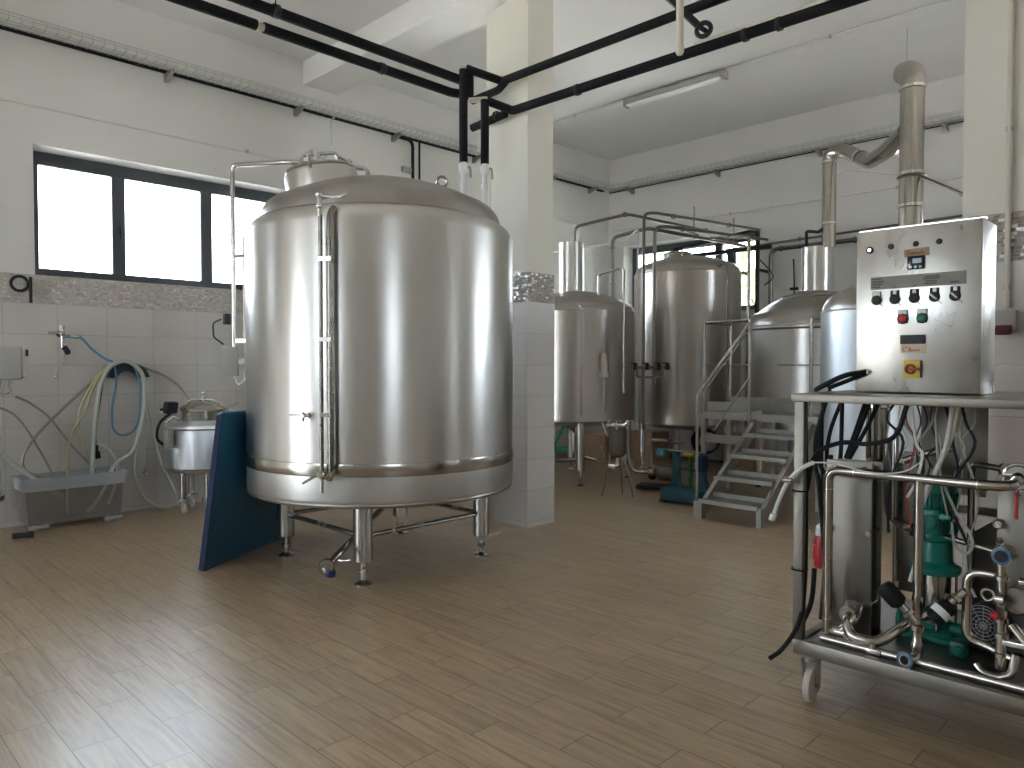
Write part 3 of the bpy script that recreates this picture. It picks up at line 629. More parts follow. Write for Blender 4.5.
def droppipe(label, x, y, ztop, zv, side):
    t = thing('drop_pipe', label, 'pipe', (x, y, zv-.35), 'black drop pipes with white valves')
    MB().tube([(x, y, ztop), (x, y, zv)], .040, 0, 14).build('insulation', M['foam'], t)
    v = MB().cyl((x, y, zv), (x, y, zv-.10), .034).cyl((x, y, zv-.02), (x, y, zv-.08), .045, n=8).cyl((x, y, zv-.10), (x, y, zv-.20), .022).cyl((x, y, zv-.19), (x, y, zv-.24), .032, n=8).cyl((x, y, zv-.24), (x, y, zv-.38), .024).build('ball_valve', M['white'], t, 'white plastic valve')
    MB().tube([(x, y, zv-.05), (x+.05, y+.04, zv-.04), (x+.055, y+.045, zv-.14)], .010, .015, 8).build('valve_lever', M['greybox'], v)
    MB().tube([(x+.045, y+.02, zv-.14), (x+.05, y+.03, zv-.6)], .006, 0, 6).build('thin_cable', M['white'], t)
    return t
droppipe('left black drop pipe with white valve between the big tank and the pillar', -5.19, 4.60, 4.30, 3.44, 1)
droppipe('right black drop pipe with white valve between the big tank and the pillar', -5.09, 4.78, 4.04, 3.44, 1)
bp = thing('insulated_pipe', 'upper black insulated pipe crossing in front of the middle pillar', 'pipe', (-4.9, 4.95, 4.2), 'black insulated pipes under the ceiling')
MB().tube([(-5.17, 4.62, 4.31), (-5.02, 4.94, 4.24), (3.9, 4.94, 4.20)], .038, .03, 14).build('insulation', M['foam'], bp)
MB().cyl((-5.19, 4.58, 4.31), (-5.22, 4.66, 4.33), .024).build('bare_joint', M['cream'], bp)
for x in (-2.35, -.2): MB().lathe([(.038, -.03), (.046, -.02), (.046, .02), (.038, .03)], (x, 4.94, 4.21), 18, (1, 0, 0)).build('pipe_clamp', M['dark'], bp)
bp = thing('insulated_pipe', 'lower black insulated pipe crossing in front of the middle pillar', 'pipe', (-4.9, 4.95, 3.9), 'black insulated pipes under the ceiling')
MB().tube([(-5.07, 4.80, 4.03), (-4.88, 4.94, 3.93), (3.9, 4.94, 3.84)], .040, .03, 14).build('insulation', M['foam'], bp)
MB().tube([(-5.45, 4.95, 3.90), (-4.98, 4.945, 3.925)], .038, 0, 14).build('insulation', M['foam'], bp)
MB().tube([(-5.40, 4.90, 4.14), (-5.05, 4.92, 4.16), (-4.96, 4.93, 4.22)], .036, .03, 14).build('insulation', M['foam'], bp)
MB().tube([(-5.24, 4.72, 4.06), (-5.08, 4.80, 4.05)], .026, 0, 12).build('bare_joint', M['cream'], bp)
for x in (-5.1, -4.1, -2.55, -2.3, -1.6): MB().lathe([(.040, -.02), (.048, -.015), (.048, .015), (.040, .02)], (x, 4.945, 3.93-(x+5)*.0101), 18, (1, 0, 0)).build('pipe_clamp', M['dark'], bp)
cc = thing('cable_conduit', 'cream conduit lying on top of the lower black pipe', 'conduit', (-2.7, 4.92, 3.9))
MB().tube([(-2.95, 4.93, 3.955), (3.9, 4.93, 3.89)], .014, 0, 8).build('pipe', M['cream'], cc)
wp = thing('hanging_conduit', 'short white plastic conduit hanging straight down from the ceiling', 'conduit', (-2.81, 4.5, 3.71))
MB().tube([(-2.81, 4.5, ZC), (-2.81, 4.5, 3.74)], .026, 0, 16).build('pipe', M['cream'], wp)
MB().lathe([(0, -.03), (.02, -.03), (.03, -.01), (.03, .03), (.026, .035)], (-2.81, 4.5, 3.74), 16).build('end_cap', M['cream'], wp)
pk = thing('ceiling_bracket', 'dark steel strut and round cable guide beside the hanging white conduit', 'bracket', (-2.9, 4.6, 3.9))
MB().bar((-3.3, 4.35, 4.62), (-2.80, 4.72, 3.98), .03, .045).build('strut', M['dark'], pk)
MB().torus((-2.77, 4.75, 3.95), .05, .018, (.3, -.9, .1), 28, 8).cyl((-2.77, 4.72, 3.95), (-2.77, 4.78, 3.95), .018).build('round_guide', M['dark'], pk)
MB().bar((-3.3, 4.35, 4.62), (-3.3, 4.35, ZC), .03, .045).build('hanger', M['dark'], pk)
# wire hook over the manway
hk = thing('wire_hook', 'thin wire with a hook hanging from the cable tray above the tank lid', 'hook', (-5.40, 3.36, 3.2))
MB().curve([(-5.31, 3.27, 3.34), (-5.315, 3.27, 3.45), (-5.33, 3.28, 3.54), (-5.31, 3.29, 3.58), (-5.28, 3.28, 3.56)], .005, 6).build('hook', M['wire'], hk)
MB().tube([(-5.2, 3.13, 3.16), (-5.31, 3.27, 3.35)], .004, 0, 6).build('wire', M['wire'], hk)

# ------------------------------------------------------------------ left corner: hoses, bin, small vessel, panels
wt = thing('wall_tap', 'chrome wall tap with hose tails on the tiled left wall', 'tap', (XL+tt, 2.03, 1.8))
MB().cyl((XL+.01, 2.04, 1.86), (XL+.10, 2.04, 1.86), .018).cyl((XL+.012, 2.04, 1.86), (XL+.02, 2.04, 1.86), .035).ball((XL+.10, 2.04, 1.86), .028, 12).cyl((XL+.10, 2.04, 1.92), (XL+.10, 2.04, 1.72), .017).tube([(XL+.10, 2.04, 1.83), (XL+.12, 2.12, 1.83), (XL+.14, 2.2, 1.83)], .014, .02).build('tap_body', M['steel'], wt)
MB().box((XL+.10, 1.97, 1.87), (.03, .10, .025), bev=.008).cyl((XL+.10, 2.04, 1.90), (XL+.10, 2.04, 1.94), .022).build('lever', M['galv'], wt)
MB().cyl((XL+.10, 2.05, 1.73), (XL+.11, 2.08, 1.69), .026).ball((XL+.11, 2.08, 1.68), .03, 10).build('hose_union', M['dark'], wt)
MB().tube([(XL+.11, 2.06, 1.68), (XL+.06, 2.0, 1.46)], .008, 0, 8).ball((XL+.04, 1.99, 1.44), .022, 10).build('rod', M['bright'], wt)
hr = thing('hose_hanger', 'dark half-round hose hanger on the left wall carrying the hoses', 'hanger', (XL+tt, 2.63, 1.45))
mb = MB(); n = 20
for i in range(n):
    a = PI*.06+PI*.88*i/n; b = PI*.06+PI*.88*(i+1)/n
    for r0, r1 in ((.10, .175),):
        P = lambda aa, rr, xx: (xx, 2.635-math.cos(aa)*rr*1.15, 1.39+math.sin(aa)*rr)
        mb.prism([P(a, r0, XL+.02), P(a, r1, XL+.02), P(b, r1, XL+.02), P(b, r0, XL+.02)], (.11, 0, 0))
bmesh.ops.remove_doubles(mb.bm, verts=mb.bm.verts, dist=.0005)
mb.build('saddle', simple('hanger_green_black', (.02, .035, .035), .5), hr)
MB().tube([(XL+.135, 2.635-math.cos(PI*(.06+.88*i/14))*.20, 1.39+math.sin(PI*(.06+.88*i/14))*.175) for i in range(15)], .012, 0, 8).build('rim', simple('hanger_rim', (.03, .045, .05), .5), hr)
def hose(name, label, pts, r, m, cat='hose', grp='hoses hanging on the left wall'):
    t = thing(name, label, cat, pts[len(pts)//2], grp); MB().curve(pts, r, 10, 7).build('tube', M[m], t); return t
h = hose('hose', 'thin blue hose running from the wall tap over the hanger in a loop', [(-8.22,2.04,1.83),(-8.22,2.19,1.82),(-8.22,2.29,1.71),(-8.20,2.41,1.61),(-8.19,2.47,1.58),(-8.19,2.5,1.48),(-8.20,2.5,1.34),(-8.22,2.47,1.11),(-8.22,2.47,0.93),(-8.22,2.51,0.85),(-8.22,2.58,0.82),(-8.22,2.67,0.86),(-8.22,2.72,0.97),(-8.22,2.74,1.18),(-8.22,2.74,1.37),(-8.20,2.67,1.56)], .011, 'bluehose')
MB().cyl((-8.22, 2.10, 1.83), (-8.22, 2.17, 1.825), .017).build('ferrule', M['bright'], h)
h = hose('hose', 'thick pale clear hose arching over the hanger and dropping into the bin', [(-8.16,2.26,0.49),(-8.17,2.28,0.79),(-8.17,2.31,1.1),(-8.17,2.35,1.35),(-8.17,2.43,1.52),(-8.17,2.53,1.585),(-8.17,2.64,1.57),(-8.17,2.75,1.45),(-8.17,2.77,1.23),(-8.17,2.75,1.02),(-8.17,2.7,0.82),(-8.16,2.63,0.64),(-8.13,2.46,0.54),(-8.12,2.38,0.35),(-8.12,2.3,0.2),(-8.12,2.2,0.09)], .021, 'hose')
hose('hose', 'long pale hose looping down to the floor between bin and small vessel', [(-8.26,2.75,1.48),(-8.25,2.81,1.29),(-8.25,2.84,1.12),(-8.25,2.89,0.85),(-8.24,2.94,0.58),(-8.23,3.01,0.36),(-8.22,3.08,0.21),(-8.21,3.10,0.09),(-8.20,3.04,0.025),(-8.20,2.93,0.025),(-8.20,2.78,0.12),(-8.21,2.7,0.3),(-8.22,2.67,0.5),(-8.23,2.71,0.71),(-8.24,2.77,0.97),(-8.24,2.78,1.2)], .017, 'hose')
hose('hose', 'brown hose reaching right from the hanger to the small vessel', [(-8.24,2.54,1.58),(-8.24,2.73,1.54),(-8.24,2.85,1.5),(-8.24,3,1.43),(-8.22,3.13,1.33),(-8.17,3.20,1.2),(-8.10,3.24,1.08)], .013, 'hose_b')
hose('hose', 'brown hose sweeping left from the hanger down behind the bin', [(-8.24,2.49,1.57),(-8.25,2.41,1.52),(-8.26,2.33,1.41),(-8.27,2.19,1.27),(-8.27,1.99,1.07),(-8.27,1.82,0.88),(-8.27,1.72,0.73),(-8.27,1.69,0.61),(-8.27,1.73,0.52),(-8.26,1.85,0.46),(-8.24,1.95,0.35)], .013, 'hose_b')
hose('hose', 'yellowed clear hose hanging from the hanger into the left half of the bin', [(-8.2,2.45,1.56),(-8.18,2.35,1.44),(-8.18,2.27,1.28),(-8.17,2.2,1.08),(-8.16,2.1,0.91),(-8.15,2.05,0.76),(-8.14,2.04,0.6),(-8.13,2.03,0.32),(-8.12,2.03,0.09)], .014, 'hose_y')
hose('hose', 'yellowed hose hanging in a bow behind the bin', [(-8.22,2.44,1.54),(-8.22,2.34,1.44),(-8.22,2.25,1.28),(-8.22,2.18,1.12),(-8.22,2.16,0.92),(-8.22,2.21,0.72),(-8.21,2.26,0.51),(-8.19,2.27,0.39)], .012, 'hose_y')
hose('hose', 'pale straight hose hanging behind the thick clear hose', [(-8.22,2.48,1.56),(-8.22,2.39,1.42),(-8.22,2.34,1.2),(-8.22,2.30,0.99),(-8.22,2.29,0.74),(-8.20,2.28,0.44)], .012, 'hose')
hose('hose', 'grey hose curving from under the switch box towards the bin', [(-8.30,1.65,1.25),(-8.3,1.77,1.18),(-8.3,1.92,1.04),(-8.3,2.03,0.88),(-8.3,2.15,0.7),(-8.29,2.26,0.56),(-8.27,2.35,0.42)], .011, 'hose_b')
hose('hose', 'grey hose low on the wall left of the bin', [(-8.3,1.50,1.16),(-8.3,1.63,1.08),(-8.3,1.73,0.94),(-8.3,1.83,0.74),(-8.29,1.91,0.56),(-8.27,1.96,0.40)], .010, 'hose_b')
hose('hose', 'short white hose end bending into the bin at its right', [(-8.2,2.32,0.76),(-8.2,2.4,0.71),(-8.19,2.47,0.62),(-8.17,2.50,0.5),(-8.15,2.46,0.3),(-8.14,2.40,0.14)], .015, 'white_hose')
hose('hose', 'thick pale hose slanting into the left end of the bin', [(-8.12,1.40,0.86),(-8.11,1.56,0.66),(-8.10,1.66,0.56),(-8.10,1.80,0.42),(-8.10,1.98,0.27)], .022, 'hose')
h = hose('hose', 'thin clear hose hanging down with a chrome nozzle at its end', [(-8.26,2.77,1.44),(-8.26,2.8,1.07),(-8.26,2.81,0.75),(-8.26,2.8,0.5)], .007, 'hose')
MB().lathe([(0, 0), (.03, 0), (.03, .012), (.012, .03), (.014, .07), (.008, .09), (0, .09)], (-8.26, 2.80, .40), 14).build('nozzle', M['steel'], h)
h = hose('hose', 'thin dark hose ending in a black coupling above the bin', [(-8.24,2.40,1.42),(-8.24,2.35,1.09),(-8.24,2.32,0.89),(-8.24,2.32,0.73)], .007, 'black')
MB().cyl((-8.24, 2.32, .74), (-8.24, 2.32, .66), .022, n=12).cyl((-8.24, 2.33, .67), (-8.24, 2.34, .60), .026, n=12).build('coupling', M['black'], h)
# translucent bin
bn = thing('storage_bin', 'low translucent plastic bin standing on the floor against the left wall', 'bin', (-8.15, 2.05, 0))
x0, x1, y0, y1 = -8.32, -7.93, 1.62, 2.50
def tapered(mb, z0, z1, s0, s1, th=.006):
    cx, cy = (x0+x1)/2, (y0+y1)/2; hx, hy = (x1-x0)/2, (y1-y0)/2
    c = [(-1, -1), (1, -1), (1, 1), (-1, 1)]
    def ring(z, s, t): return [Vector((cx+a*(hx*s-t), cy+b*(hy*s-t), z)) for a, b in c]
    A, B, C_, D = ring(z0, s0, 0), ring(z1, s1, 0), ring(z1, s1, th), ring(z0, s0, th)
    for i in range(4):
        j = (i+1) % 4
        for q in ((A[i], A[j], B[j], B[i]), (D[j], D[i], C_[i], C_[j]), (B[i], B[j], C_[j], C_[i]), (A[j], A[i], D[i], D[j])): mb.bm.faces.new([mb.bm.verts.new(p) for p in q])
    return mb
mb = tapered(MB(), .05, .37, .90, .965); mb.bb(x0+.03, x1-.03, y0+.05, y1-.05, .045, .055).build('body', M['bin'], bn)
mb = tapered(MB(), .37, .485, .985, 1.0)
for a, b, c, d in ((x0-.012, x1+.012, y0-.015, y0+.01), (x0-.012, x1+.012, y1-.01, y1+.015), (x0-.012, x0+.01, y0, y1), (x1-.01, x1+.012, y0, y1)): mb.bb(a, b, c, d, .480, .492, .003)
mb.build('rim', M['bin_rim'], bn, 'paler upper rim')
for yy in (1.74, 2.38):
    w = MB().bb(-8.01, -7.93, yy-.07, yy+.09, .015, .05, .008).build('wheel_bracket', M['bin_rim'], bn)
    MB().cyl((-7.99, yy-.04, .03), (-7.95, yy-.04, .03), .03, n=18).build('wheel', M['greybox'], w)
MB().bb(-8.30, -8.24, 1.7, 2.4, .015, .05, .008).build('wheel_bracket', M['bin_rim'], bn)
# tank at the left edge with a switch box
lt = thing('edge_tank', 'bluish steel vessel cut off by the left edge of the picture', 'tank', (-7.55, 1.01, 0))
MB().lathe([(.30, .36), (.375, .42), (.375, 1.14), (.35, 1.17)], (-7.55, 1.01, 0), 64).build('shell', M['tank_pale'], lt)
MB().lathe(arc_dome(.37, .16, .08, 1.16), (-7.55, 1.01, 0), 64).build('dome', M['dome'], lt)
MB().lathe([(.375, .40), (.392, .41), (.392, .45), (.375, .46)], (-7.55, 1.01, 0), 64).build('bottom_ring', M['bright'], lt)
for a in range(3): make_leg(lt, -7.55+.27*math.cos(a*2.09+.9), 1.01+.27*math.sin(a*2.09+.9), .40, .022, .10)
sb = thing('switch_box', 'grey electrical box with a white right side at the left edge above the vessel', 'switch box', (-7.85, 1.50, 1.4))
MB().box((-7.93, 1.50, 1.57), (.16, .26, .30), (0, 0, -.25), bev=.012).build('box', M['greybox'], sb)
MB().box((-7.92, 1.645, 1.58), (.13, .03, .27), (0, 0, -.25), bev=.006).build('side_cover', M['white'], sb, 'white side cover')
MB().box((-7.85, 1.655, 1.66), (.05, .02, .06), (0, 0, -.25), bev=.004).build('rotary_switch', M['dark'], sb)
MB().bar((-8.35, 1.42, 1.55), (-8.0, 1.48, 1.55), .05, .05).build('mounting_arm', M['galv'], sb)
for k in range(6):
    MB().curve([(-7.98+.02*(k % 3), 1.40+.035*k, 1.43), (-7.99, 1.39+.035*k+.01*(-1)**k, 1.36), (-8.02, 1.40+.035*k+.02*(-1)**k, 1.31), (-8.12, 1.42+.03*k, 1.28), (-8.30, 1.45+.035*k, 1.27)], .006, 6, 5).build('cable', M['white_hose' if k % 2 else 'galv'], sb)
bt = thing('hose_coupling', 'small dark coupling lying on the floor left of the bin', 'coupling', (-7.72, 1.56, 0))
MB().cyl((-7.75, 1.50, .025), (-7.70, 1.62, .025), .024, n=14).build('body', M['dark'], bt)
MB().cyl((-7.71, 1.60, .025), (-7.69, 1.645, .025), .031, n=8).build('nut', M['dark'], bt)
# small black hook at the far left of the mosaic band
fh = MB().torus((XL+.05, 1.70, 2.33), .07, .014, (1, 0, 0), 28, 8).cyl((XL+.01, 1.78, 2.33), (XL+.05, 1.78, 2.33), .012).cyl((XL+.05, 1.79, 2.40), (XL+.05, 1.79, 2.15), .014).build('wall_hook', M['dark'], loc=(XL, 1.7, 2.2))
tag(fh, 'dark ring hook on the mosaic band at the left edge of the picture', 'hook')
# small wheeled vessel
sx, sy = -7.90, 3.27
sv = thing('small_vessel', 'small wheeled stainless vessel with a domed hatch by the left wall', 'vessel', (sx, sy, 0))
MB().lathe([(0, .40), (.2, .405), (.34, .43), (.39, .47), (.395, .5), (.395, .88), (.38, .92), (.30, .955), (.22, .965)], (sx, sy, 0), 64).build('body', M['tank_pale'], sv)
MB().torus((sx, sy, .885), .393, .009, n=64, m=6).build('weld_ring', M['steel'], sv)
MB().torus((sx, sy, .475), .386, .009, n=64, m=6).build('weld_ring', M['steel'], sv)
MB().lathe([(.215, .95), (.215, 1.05), (.225, 1.055), (.225, 1.07), (.20, 1.07)], (sx, sy, 0), 48).build('neck', M['steel'], sv)
ld = MB().lathe([(.228, 1.065), (.235, 1.08), (.215, 1.11), (.16, 1.145), (.08, 1.165), (0, 1.17)], (sx, sy, 0), 48).build('lid', M['steel'], sv)
MB().bar((sx-.02, sy-.25, 1.10), (sx+.03, sy+.24, 1.10), .02, .01).cyl((sx, sy, 1.16), (sx, sy, 1.24), .012).ball((sx, sy, 1.25), .022, 10).tube([(sx-.17, sy-.17, 1.09), (sx-.1, sy-.1, 1.18), (sx+.1, sy+.1, 1.18), (sx+.17, sy+.17, 1.09)], .011, .08, 8).build('clamp_bar', M['bright'], ld)
for k, (a, b) in enumerate(((.21, -.05), (-.21, -.05), (0, .24), (.05, -.24))):
    l = MB().cyl((sx+a, sy+b, .10), (sx+a, sy+b, .44), .030, n=16).cyl((sx+a, sy+b, .13), (sx+a, sy+b, .15), .06, n=16).build('leg', M['steel'], sv)
    MB().cyl((sx+a+.02, sy+b-.012, .052), (sx+a+.02, sy+b+.014, .052), .050, n=20).bar((sx+a, sy+b-.02, .13), (sx+a+.02, sy+b-.02, .05), .006, .03).build('castor', M['rust'], l)
hd = MB().tube([(sx+.05, sy-.40, .96), (sx+.08, sy-.34, 1.02), (sx+.07, sy-.27, .98)], .02, .02).build('valve', M['pipe'], sv)
MB().box((sx+.06, sy-.36, 1.11), (.07, .13, .12), (0, .2, .3), .01).box((sx+.06, sy-.43, 1.09), (.03, .06, .03)).build('actuator', M['dark'], sv)
MB().box((sx+.16, sy-.42, .80), (.07, .08, .20), (0, 0, .4), .012).build('control_unit', M['greybox'], sv)
MB().curve([(sx+.06, sy-.36, 1.05), (sx+.03, sy-.46, .95), (sx+.04, sy-.49, .80), (sx+.07, sy-.42, .72), (sx+.07, sy-.38, .70)], .014, 8).build('cable', M['black'], sv)
MB().tube([(sx+.02, sy+.28, .95), (sx+.02, sy+.28, 1.08), (sx-.10, sy+.44, 1.12)], .012, .03).cyl((sx+.02, sy+.26, 1.0), (sx+.02, sy+.31, 1.0), .022).build('vent_pipe', M['pipe'], sv)
MB().cyl((sx+.18, sy+.15, .44), (sx+.18, sy+.15, .28), .014).cyl((sx+.15, sy+.15, .30), (sx+.22, sy+.15, .30), .02).build('drain_valve', M['pipe'], sv)
# blue panels leaning on the big tank
A0, A1 = Vector((-5.50, 2.27, 0)), Vector((-6.14, 3.32, 0)); dd = (A1-A0).normalized(); nn = Vector((.855, .52, 0)); Ht = 1.19; lean = nn*.17
th_ = .018
for k, lab in enumerate(('blue plastic panel leaning on the big tank, nearest to it', 'blue plastic panel in the middle of the stack leaning on the big tank', 'blue plastic panel outermost of the stack, farthest from the big tank')):
    o = -nn*(k*.021); bk = dd*(.01*k)
    q = [A0+o+bk, A1+o, A1+o+lean+Vector((0, 0, Ht)), A0+o+bk+lean+Vector((0, 0, Ht-.006*k))]
    p = thing('blue_panel', lab, 'panel', tuple(A0+o), 'blue panels leaning on the big tank')
    MB().prism([Vector(v) for v in q], -nn*th_*.6).build('sheet', M['bluepan'], p)
    for a, b in ((q[0], q[3]),):
        MB().prism([a-dd*.004, a-dd*.004-nn*th_, b-dd*.004-nn*th_, b-dd*.004], dd*.012).build('edge_strip', M['navy'], p, 'dark blue edge strip')
    MB().prism([q[3], q[2], q[2]-nn*th_, q[3]-nn*th_], Vector((0, 0, .008))).build('top_strip', M['bluehose'], p, 'lighter top edge')
# ------------------------------------------------------------------ process pipes between the vessels
G = 'process pipes above the vessels'
def ppipe(label, pts, r, m='pipe_dark', bend=.09, joints=(), name='process_pipe'):
    t = thing(name, label, 'pipe', pts[0], G); p = MB().tube(pts, r, bend, 14).build('pipe', M[m], t)
    for c, a in joints: MB().lathe([(r, -.012), (r+.014, -.010), (r+.014, .010), (r, .012)], c, 16, a).build('pipe_union', M[m], t)
    return t
ppipe('tarnished pipe rising from the wide steel stack and crossing to the far window', [(-6.50, 7.79, 3.227), (-6.50, 7.79, 3.44), (-5.66, 7.84, 3.50), (-5.50, 10.5, 3.50)], .020, joints=(((-5.70, 7.84, 3.50), (1, 0, 0)), ((-5.54, 9.6, 3.50), (0, 1, 0))))
ppipe('tarnished pipe bent over left of the tall warm tank, leftmost upright of the rack', [(-5.94, 7.90, 2.44), (-5.94, 7.90, 3.24), (-5.42, 7.95, 3.30), (-5.32, 10.35, 3.34)], .024, joints=(((-5.94, 7.90, 2.62), (0, 0, 1)), ((-5.94, 7.90, 3.1), (0, 0, 1))))
ppipe('tarnished upright pipe in the rack with the topmost overhead run', [(-5.24, 7.6, .75), (-5.24, 7.6, 3.41), (-5.20, 7.78, 3.44), (-5.16, 10.5, 3.58)], .020, joints=(((-5.20, 8.2, 3.455), (0, 1, 0)), ((-5.18, 9.6, 3.53), (0, 1, 0))))
ppipe('tarnished upright pipe in the rack, rightmost of the tall three', [(-5.08, 7.6, 1.30), (-5.08, 7.6, 3.22), (-5.06, 7.85, 3.26), (-5.04, 10.5, 3.42)], .022, joints=(((-5.06, 8.2, 3.28), (0, 1, 0)),))
ppipe('slim copper-toned upright pipe in the rack beside the kettle', [(-5.34, 7.62, .80), (-5.34, 7.62, 3.24), (-6.0, 8.25, 3.24), (-8.3, 8.35, 3.24)], .012, 'cond', .05)
ppipe('pale upright pipe dropping between the tall warm tank and the mash kettle', [(-5.3, 9.3, 3.33), (-4.80, 9.45, 3.30), (-4.72, 9.3, 3.20), (-4.72, 9.3, 1.0)], .024, 'pipe', .08)
ppipe('dark pipe crossing in front of the far window and dropping at its right edge', [(-6.7, 10.6, 3.46), (-5.26, 10.6, 3.60), (-5.24, 10.6, 3.50), (-5.24, 10.6, 2.2)], .034, 'dark', .09, joints=(((-5.7, 10.6, 3.56), (1, 0, 0)),))
MB().bar((-5.24, 10.6, 3.0), (-5.24, 10.992, 3.0), .03, .04).build('wall_bracket', M['dark'], [o for o in COL.objects if o.name.startswith('process_pipe')][-1])
ppipe('lower dark pipe along the far wall behind the slim flue', [(-5.14, 10.84, 2.3), (-5.14, 10.84, 3.24), (-5.08, 10.84, 3.32), (-2.6, 10.84, 3.32)], .034, 'pipe_dark', .08, joints=(((-4.98, 10.84, 3.32), (1, 0, 0)), ((-3.9, 10.84, 3.32), (1, 0, 0))))
ppipe('upper thin dark pipe along the far wall behind the slim flue', [(-5.9, 10.86, 3.40), (-1.6, 10.86, 3.50)], .018, 'pipe_dark', joints=(((-4.7, 10.86, 3.43), (1, 0, 0)),))
ppipe('thin pale pipe looping behind the slim flue on the far wall', [(-4.15, 10.7, 3.0), (-4.12, 10.7, 4.25), (-3.95, 10.75, 4.30), (-3.2, 10.9, 4.1)], .014, 'cond', .06)
pr_ = thing('pipe_support', 'dark square crossbar carrying the pipes in front of the far window', 'pipe support', (-5.8, 10.3, 3.3), None)
MB().bar((-6.3, 10.45, 3.30), (-4.95, 10.45, 3.30), .05, .06).build('crossbar', M['dark'], pr_)
MB().bar((-5.60, 10.48, 3.33), (-5.60, 10.48, 2.4), .10, .10).build('post', M['dark'], pr_)
MB().bar((-5.60, 10.3, 3.0), (-5.60, 10.98, 3.0), .05, .05).build('wall_arm', M['dark'], pr_)
MB().curve([(-5.05, 10.3, 3.1), (-4.85, 10.3, 2.85), (-4.98, 10.3, 2.72)], .010, 8).build('cable', M['dark'], pr_)
for k, (y, lab) in enumerate(((8.45, 'nearest to the camera'), (9.5, 'in the middle of the pipe run'))):
    b = thing('pipe_hanger', 'small steel strap across the overhead pipes, '+lab, 'pipe hanger', (-5.2, y, 3.2), 'straps across the overhead pipes')
    MB().bar((-5.28, y, 3.36), (-4.98, y, 3.22+.02*k), .012, .025).build('strap', M['pipe_dark'], b)
    MB().cyl((-5.05, y, 3.18), (-5.05, y, 3.60), .009, n=8).build('rod', M['pipe_dark'], b)
# valve manifold on the rack
vm = thing('valve_manifold', 'row of small dark valves across the upright pipes in front of the tall warm tank', 'manifold', (-5.1, 7.58, 1.35))
MB().tube([(-5.36, 7.58, 1.52), (-4.86, 7.60, 1.52)], .018, 0, 12).build('header_pipe', M['pipe_dark'], vm)
MB().tube([(-5.32, 7.58, 1.52), (-5.32, 7.58, 1.40), (-4.95, 7.59, 1.40), (-4.95, 7.59, 1.52)], .014, .03, 10).build('loop_pipe', M['pipe_dark'], vm)
for x in (-5.34, -5.17, -5.0, -4.88):
    MB().cyl((x, 7.58, 1.49), (x, 7.58, 1.57), .026, n=12).bar((x-.05, 7.55, 1.575), (x+.03, 7.55, 1.575), .018, .012).build('valve', M['dark'], vm)

# ------------------------------------------------------------------ stairs and platform
st = thing('stair_platform', 'galvanised steel stair of four treads leading to a railed platform', 'stairs', (-3.7, 7.3, 0))
SX0, SX1 = -3.85, -3.22
for x in (SX0, SX1):
    MB().bar((x, 6.66, .10), (x, 7.92, .98), .045, .13).build('stringer', M['galv'], st)
    MB().bb(x-.024, x+.024, 6.58, 6.66, 0, .18).build('foot', M['galv'], st)
M['tread'] = steel('tread_grating', (.30, .31, .31), .55, (60, 4, 4), .3)
for z, y in ((.20, 6.55), (.40, 6.86), (.60, 7.17), (.80, 7.48)):
    tr = MB().bb(SX0+.02, SX1-.02, y+.02, y+.26, z-.03, z).build('tread', M['tread'], st)
    MB().bb(SX0+.0, SX1+.0, y-.005, y+.02, z-.035, z+.004).build('nosing', M['galv2'] if 'galv2' in M else M['galv'], tr)
    MB().bb(SX0+.02, SX1-.02, y+.26, y+.275, z-.02, z+.045).build('rear_lip', M['galv'], tr)
pl = MB().bb(-4.50, -3.14, 7.80, 8.38, .97, 1.0).build('deck', M['tread'], st)
fm = MB(); fm.bb(-4.52, -3.10, 7.76, 7.80, .92, 1.0).bb(-4.52, -3.10, 8.38, 8.42, .92, 1.0).bb(-4.54, -4.50, 7.76, 8.42, .92, 1.0).bb(-3.14, -3.10, 7.76, 8.42, .92, 1.0)
fm.build('deck_frame', M['galv'], st)
MB().bb(-4.46, -3.12, 8.36, 8.375, 1.0, 1.16).build('kick_plate', M['galv'], st)
MB().bb(-4.46, -3.92, 7.80, 7.812, 1.02, 1.12).build('kick_plate', M['galv'], st)
for x, y in ((-4.50, 7.78), (-4.50, 8.40), (-3.14, 7.78), (-3.14, 8.40), (-3.92, 8.40)):
    MB().bar((x, y, 0), (x, y, .95), .05, .05, up=(0, 1, 0)).build('leg', M['galv'], st)
MB().bb(-4.50, -3.95, 7.765, 7.795, .64, .74).build('brace', M['galv'], st)
MB().bb(-4.50, -3.12, 8.385, 8.415, .40, .46).build('brace', M['galv'], st)
for a, b in (((-4.50, 7.78, 1.0), (-4.50, 7.78, 2.04)), ((SX0-.05, 7.72, .85), (SX0-.05, 7.72, 2.05)), ((-3.24, 7.80, 1.0), (-3.24, 7.80, 2.05)), ((-4.50, 8.40, 1.0), (-4.50, 8.40, 2.04))):
    MB().cyl(a, b, .018, n=14).build('rail_post', M['steel'], st)
MB().tube([(SX0-.05, 7.72, 2.05), (-4.50, 7.78, 2.05), (-4.50, 8.40, 2.05)], .018, .04).build('top_rail', M['steel'], st)
MB().tube([(-3.24, 7.80, 2.05), (-3.14, 7.90, 2.05), (-3.14, 8.40, 2.05), (-3.14, 8.40, 1.0)], .018, .05).build('top_rail', M['steel'], st)
MB().tube([(SX0-.05, 7.72, 1.55), (-4.50, 7.78, 1.55), (-4.50, 8.40, 1.55)], .007, 0, 8).build('mid_rail', M['steel'], st)
MB().tube([(SX0-.03, 8.38, 1.55), (-3.14, 8.38, 1.55)], .007, 0, 8).build('mid_rail', M['steel'], st)
MB().tube([(-3.905, 6.62, .0), (-3.905, 6.62, 1.25), (-3.90, 7.70, 2.02)], .014, .05).build('hand_rail', M['steel'], st, 'sloping round hand rail')
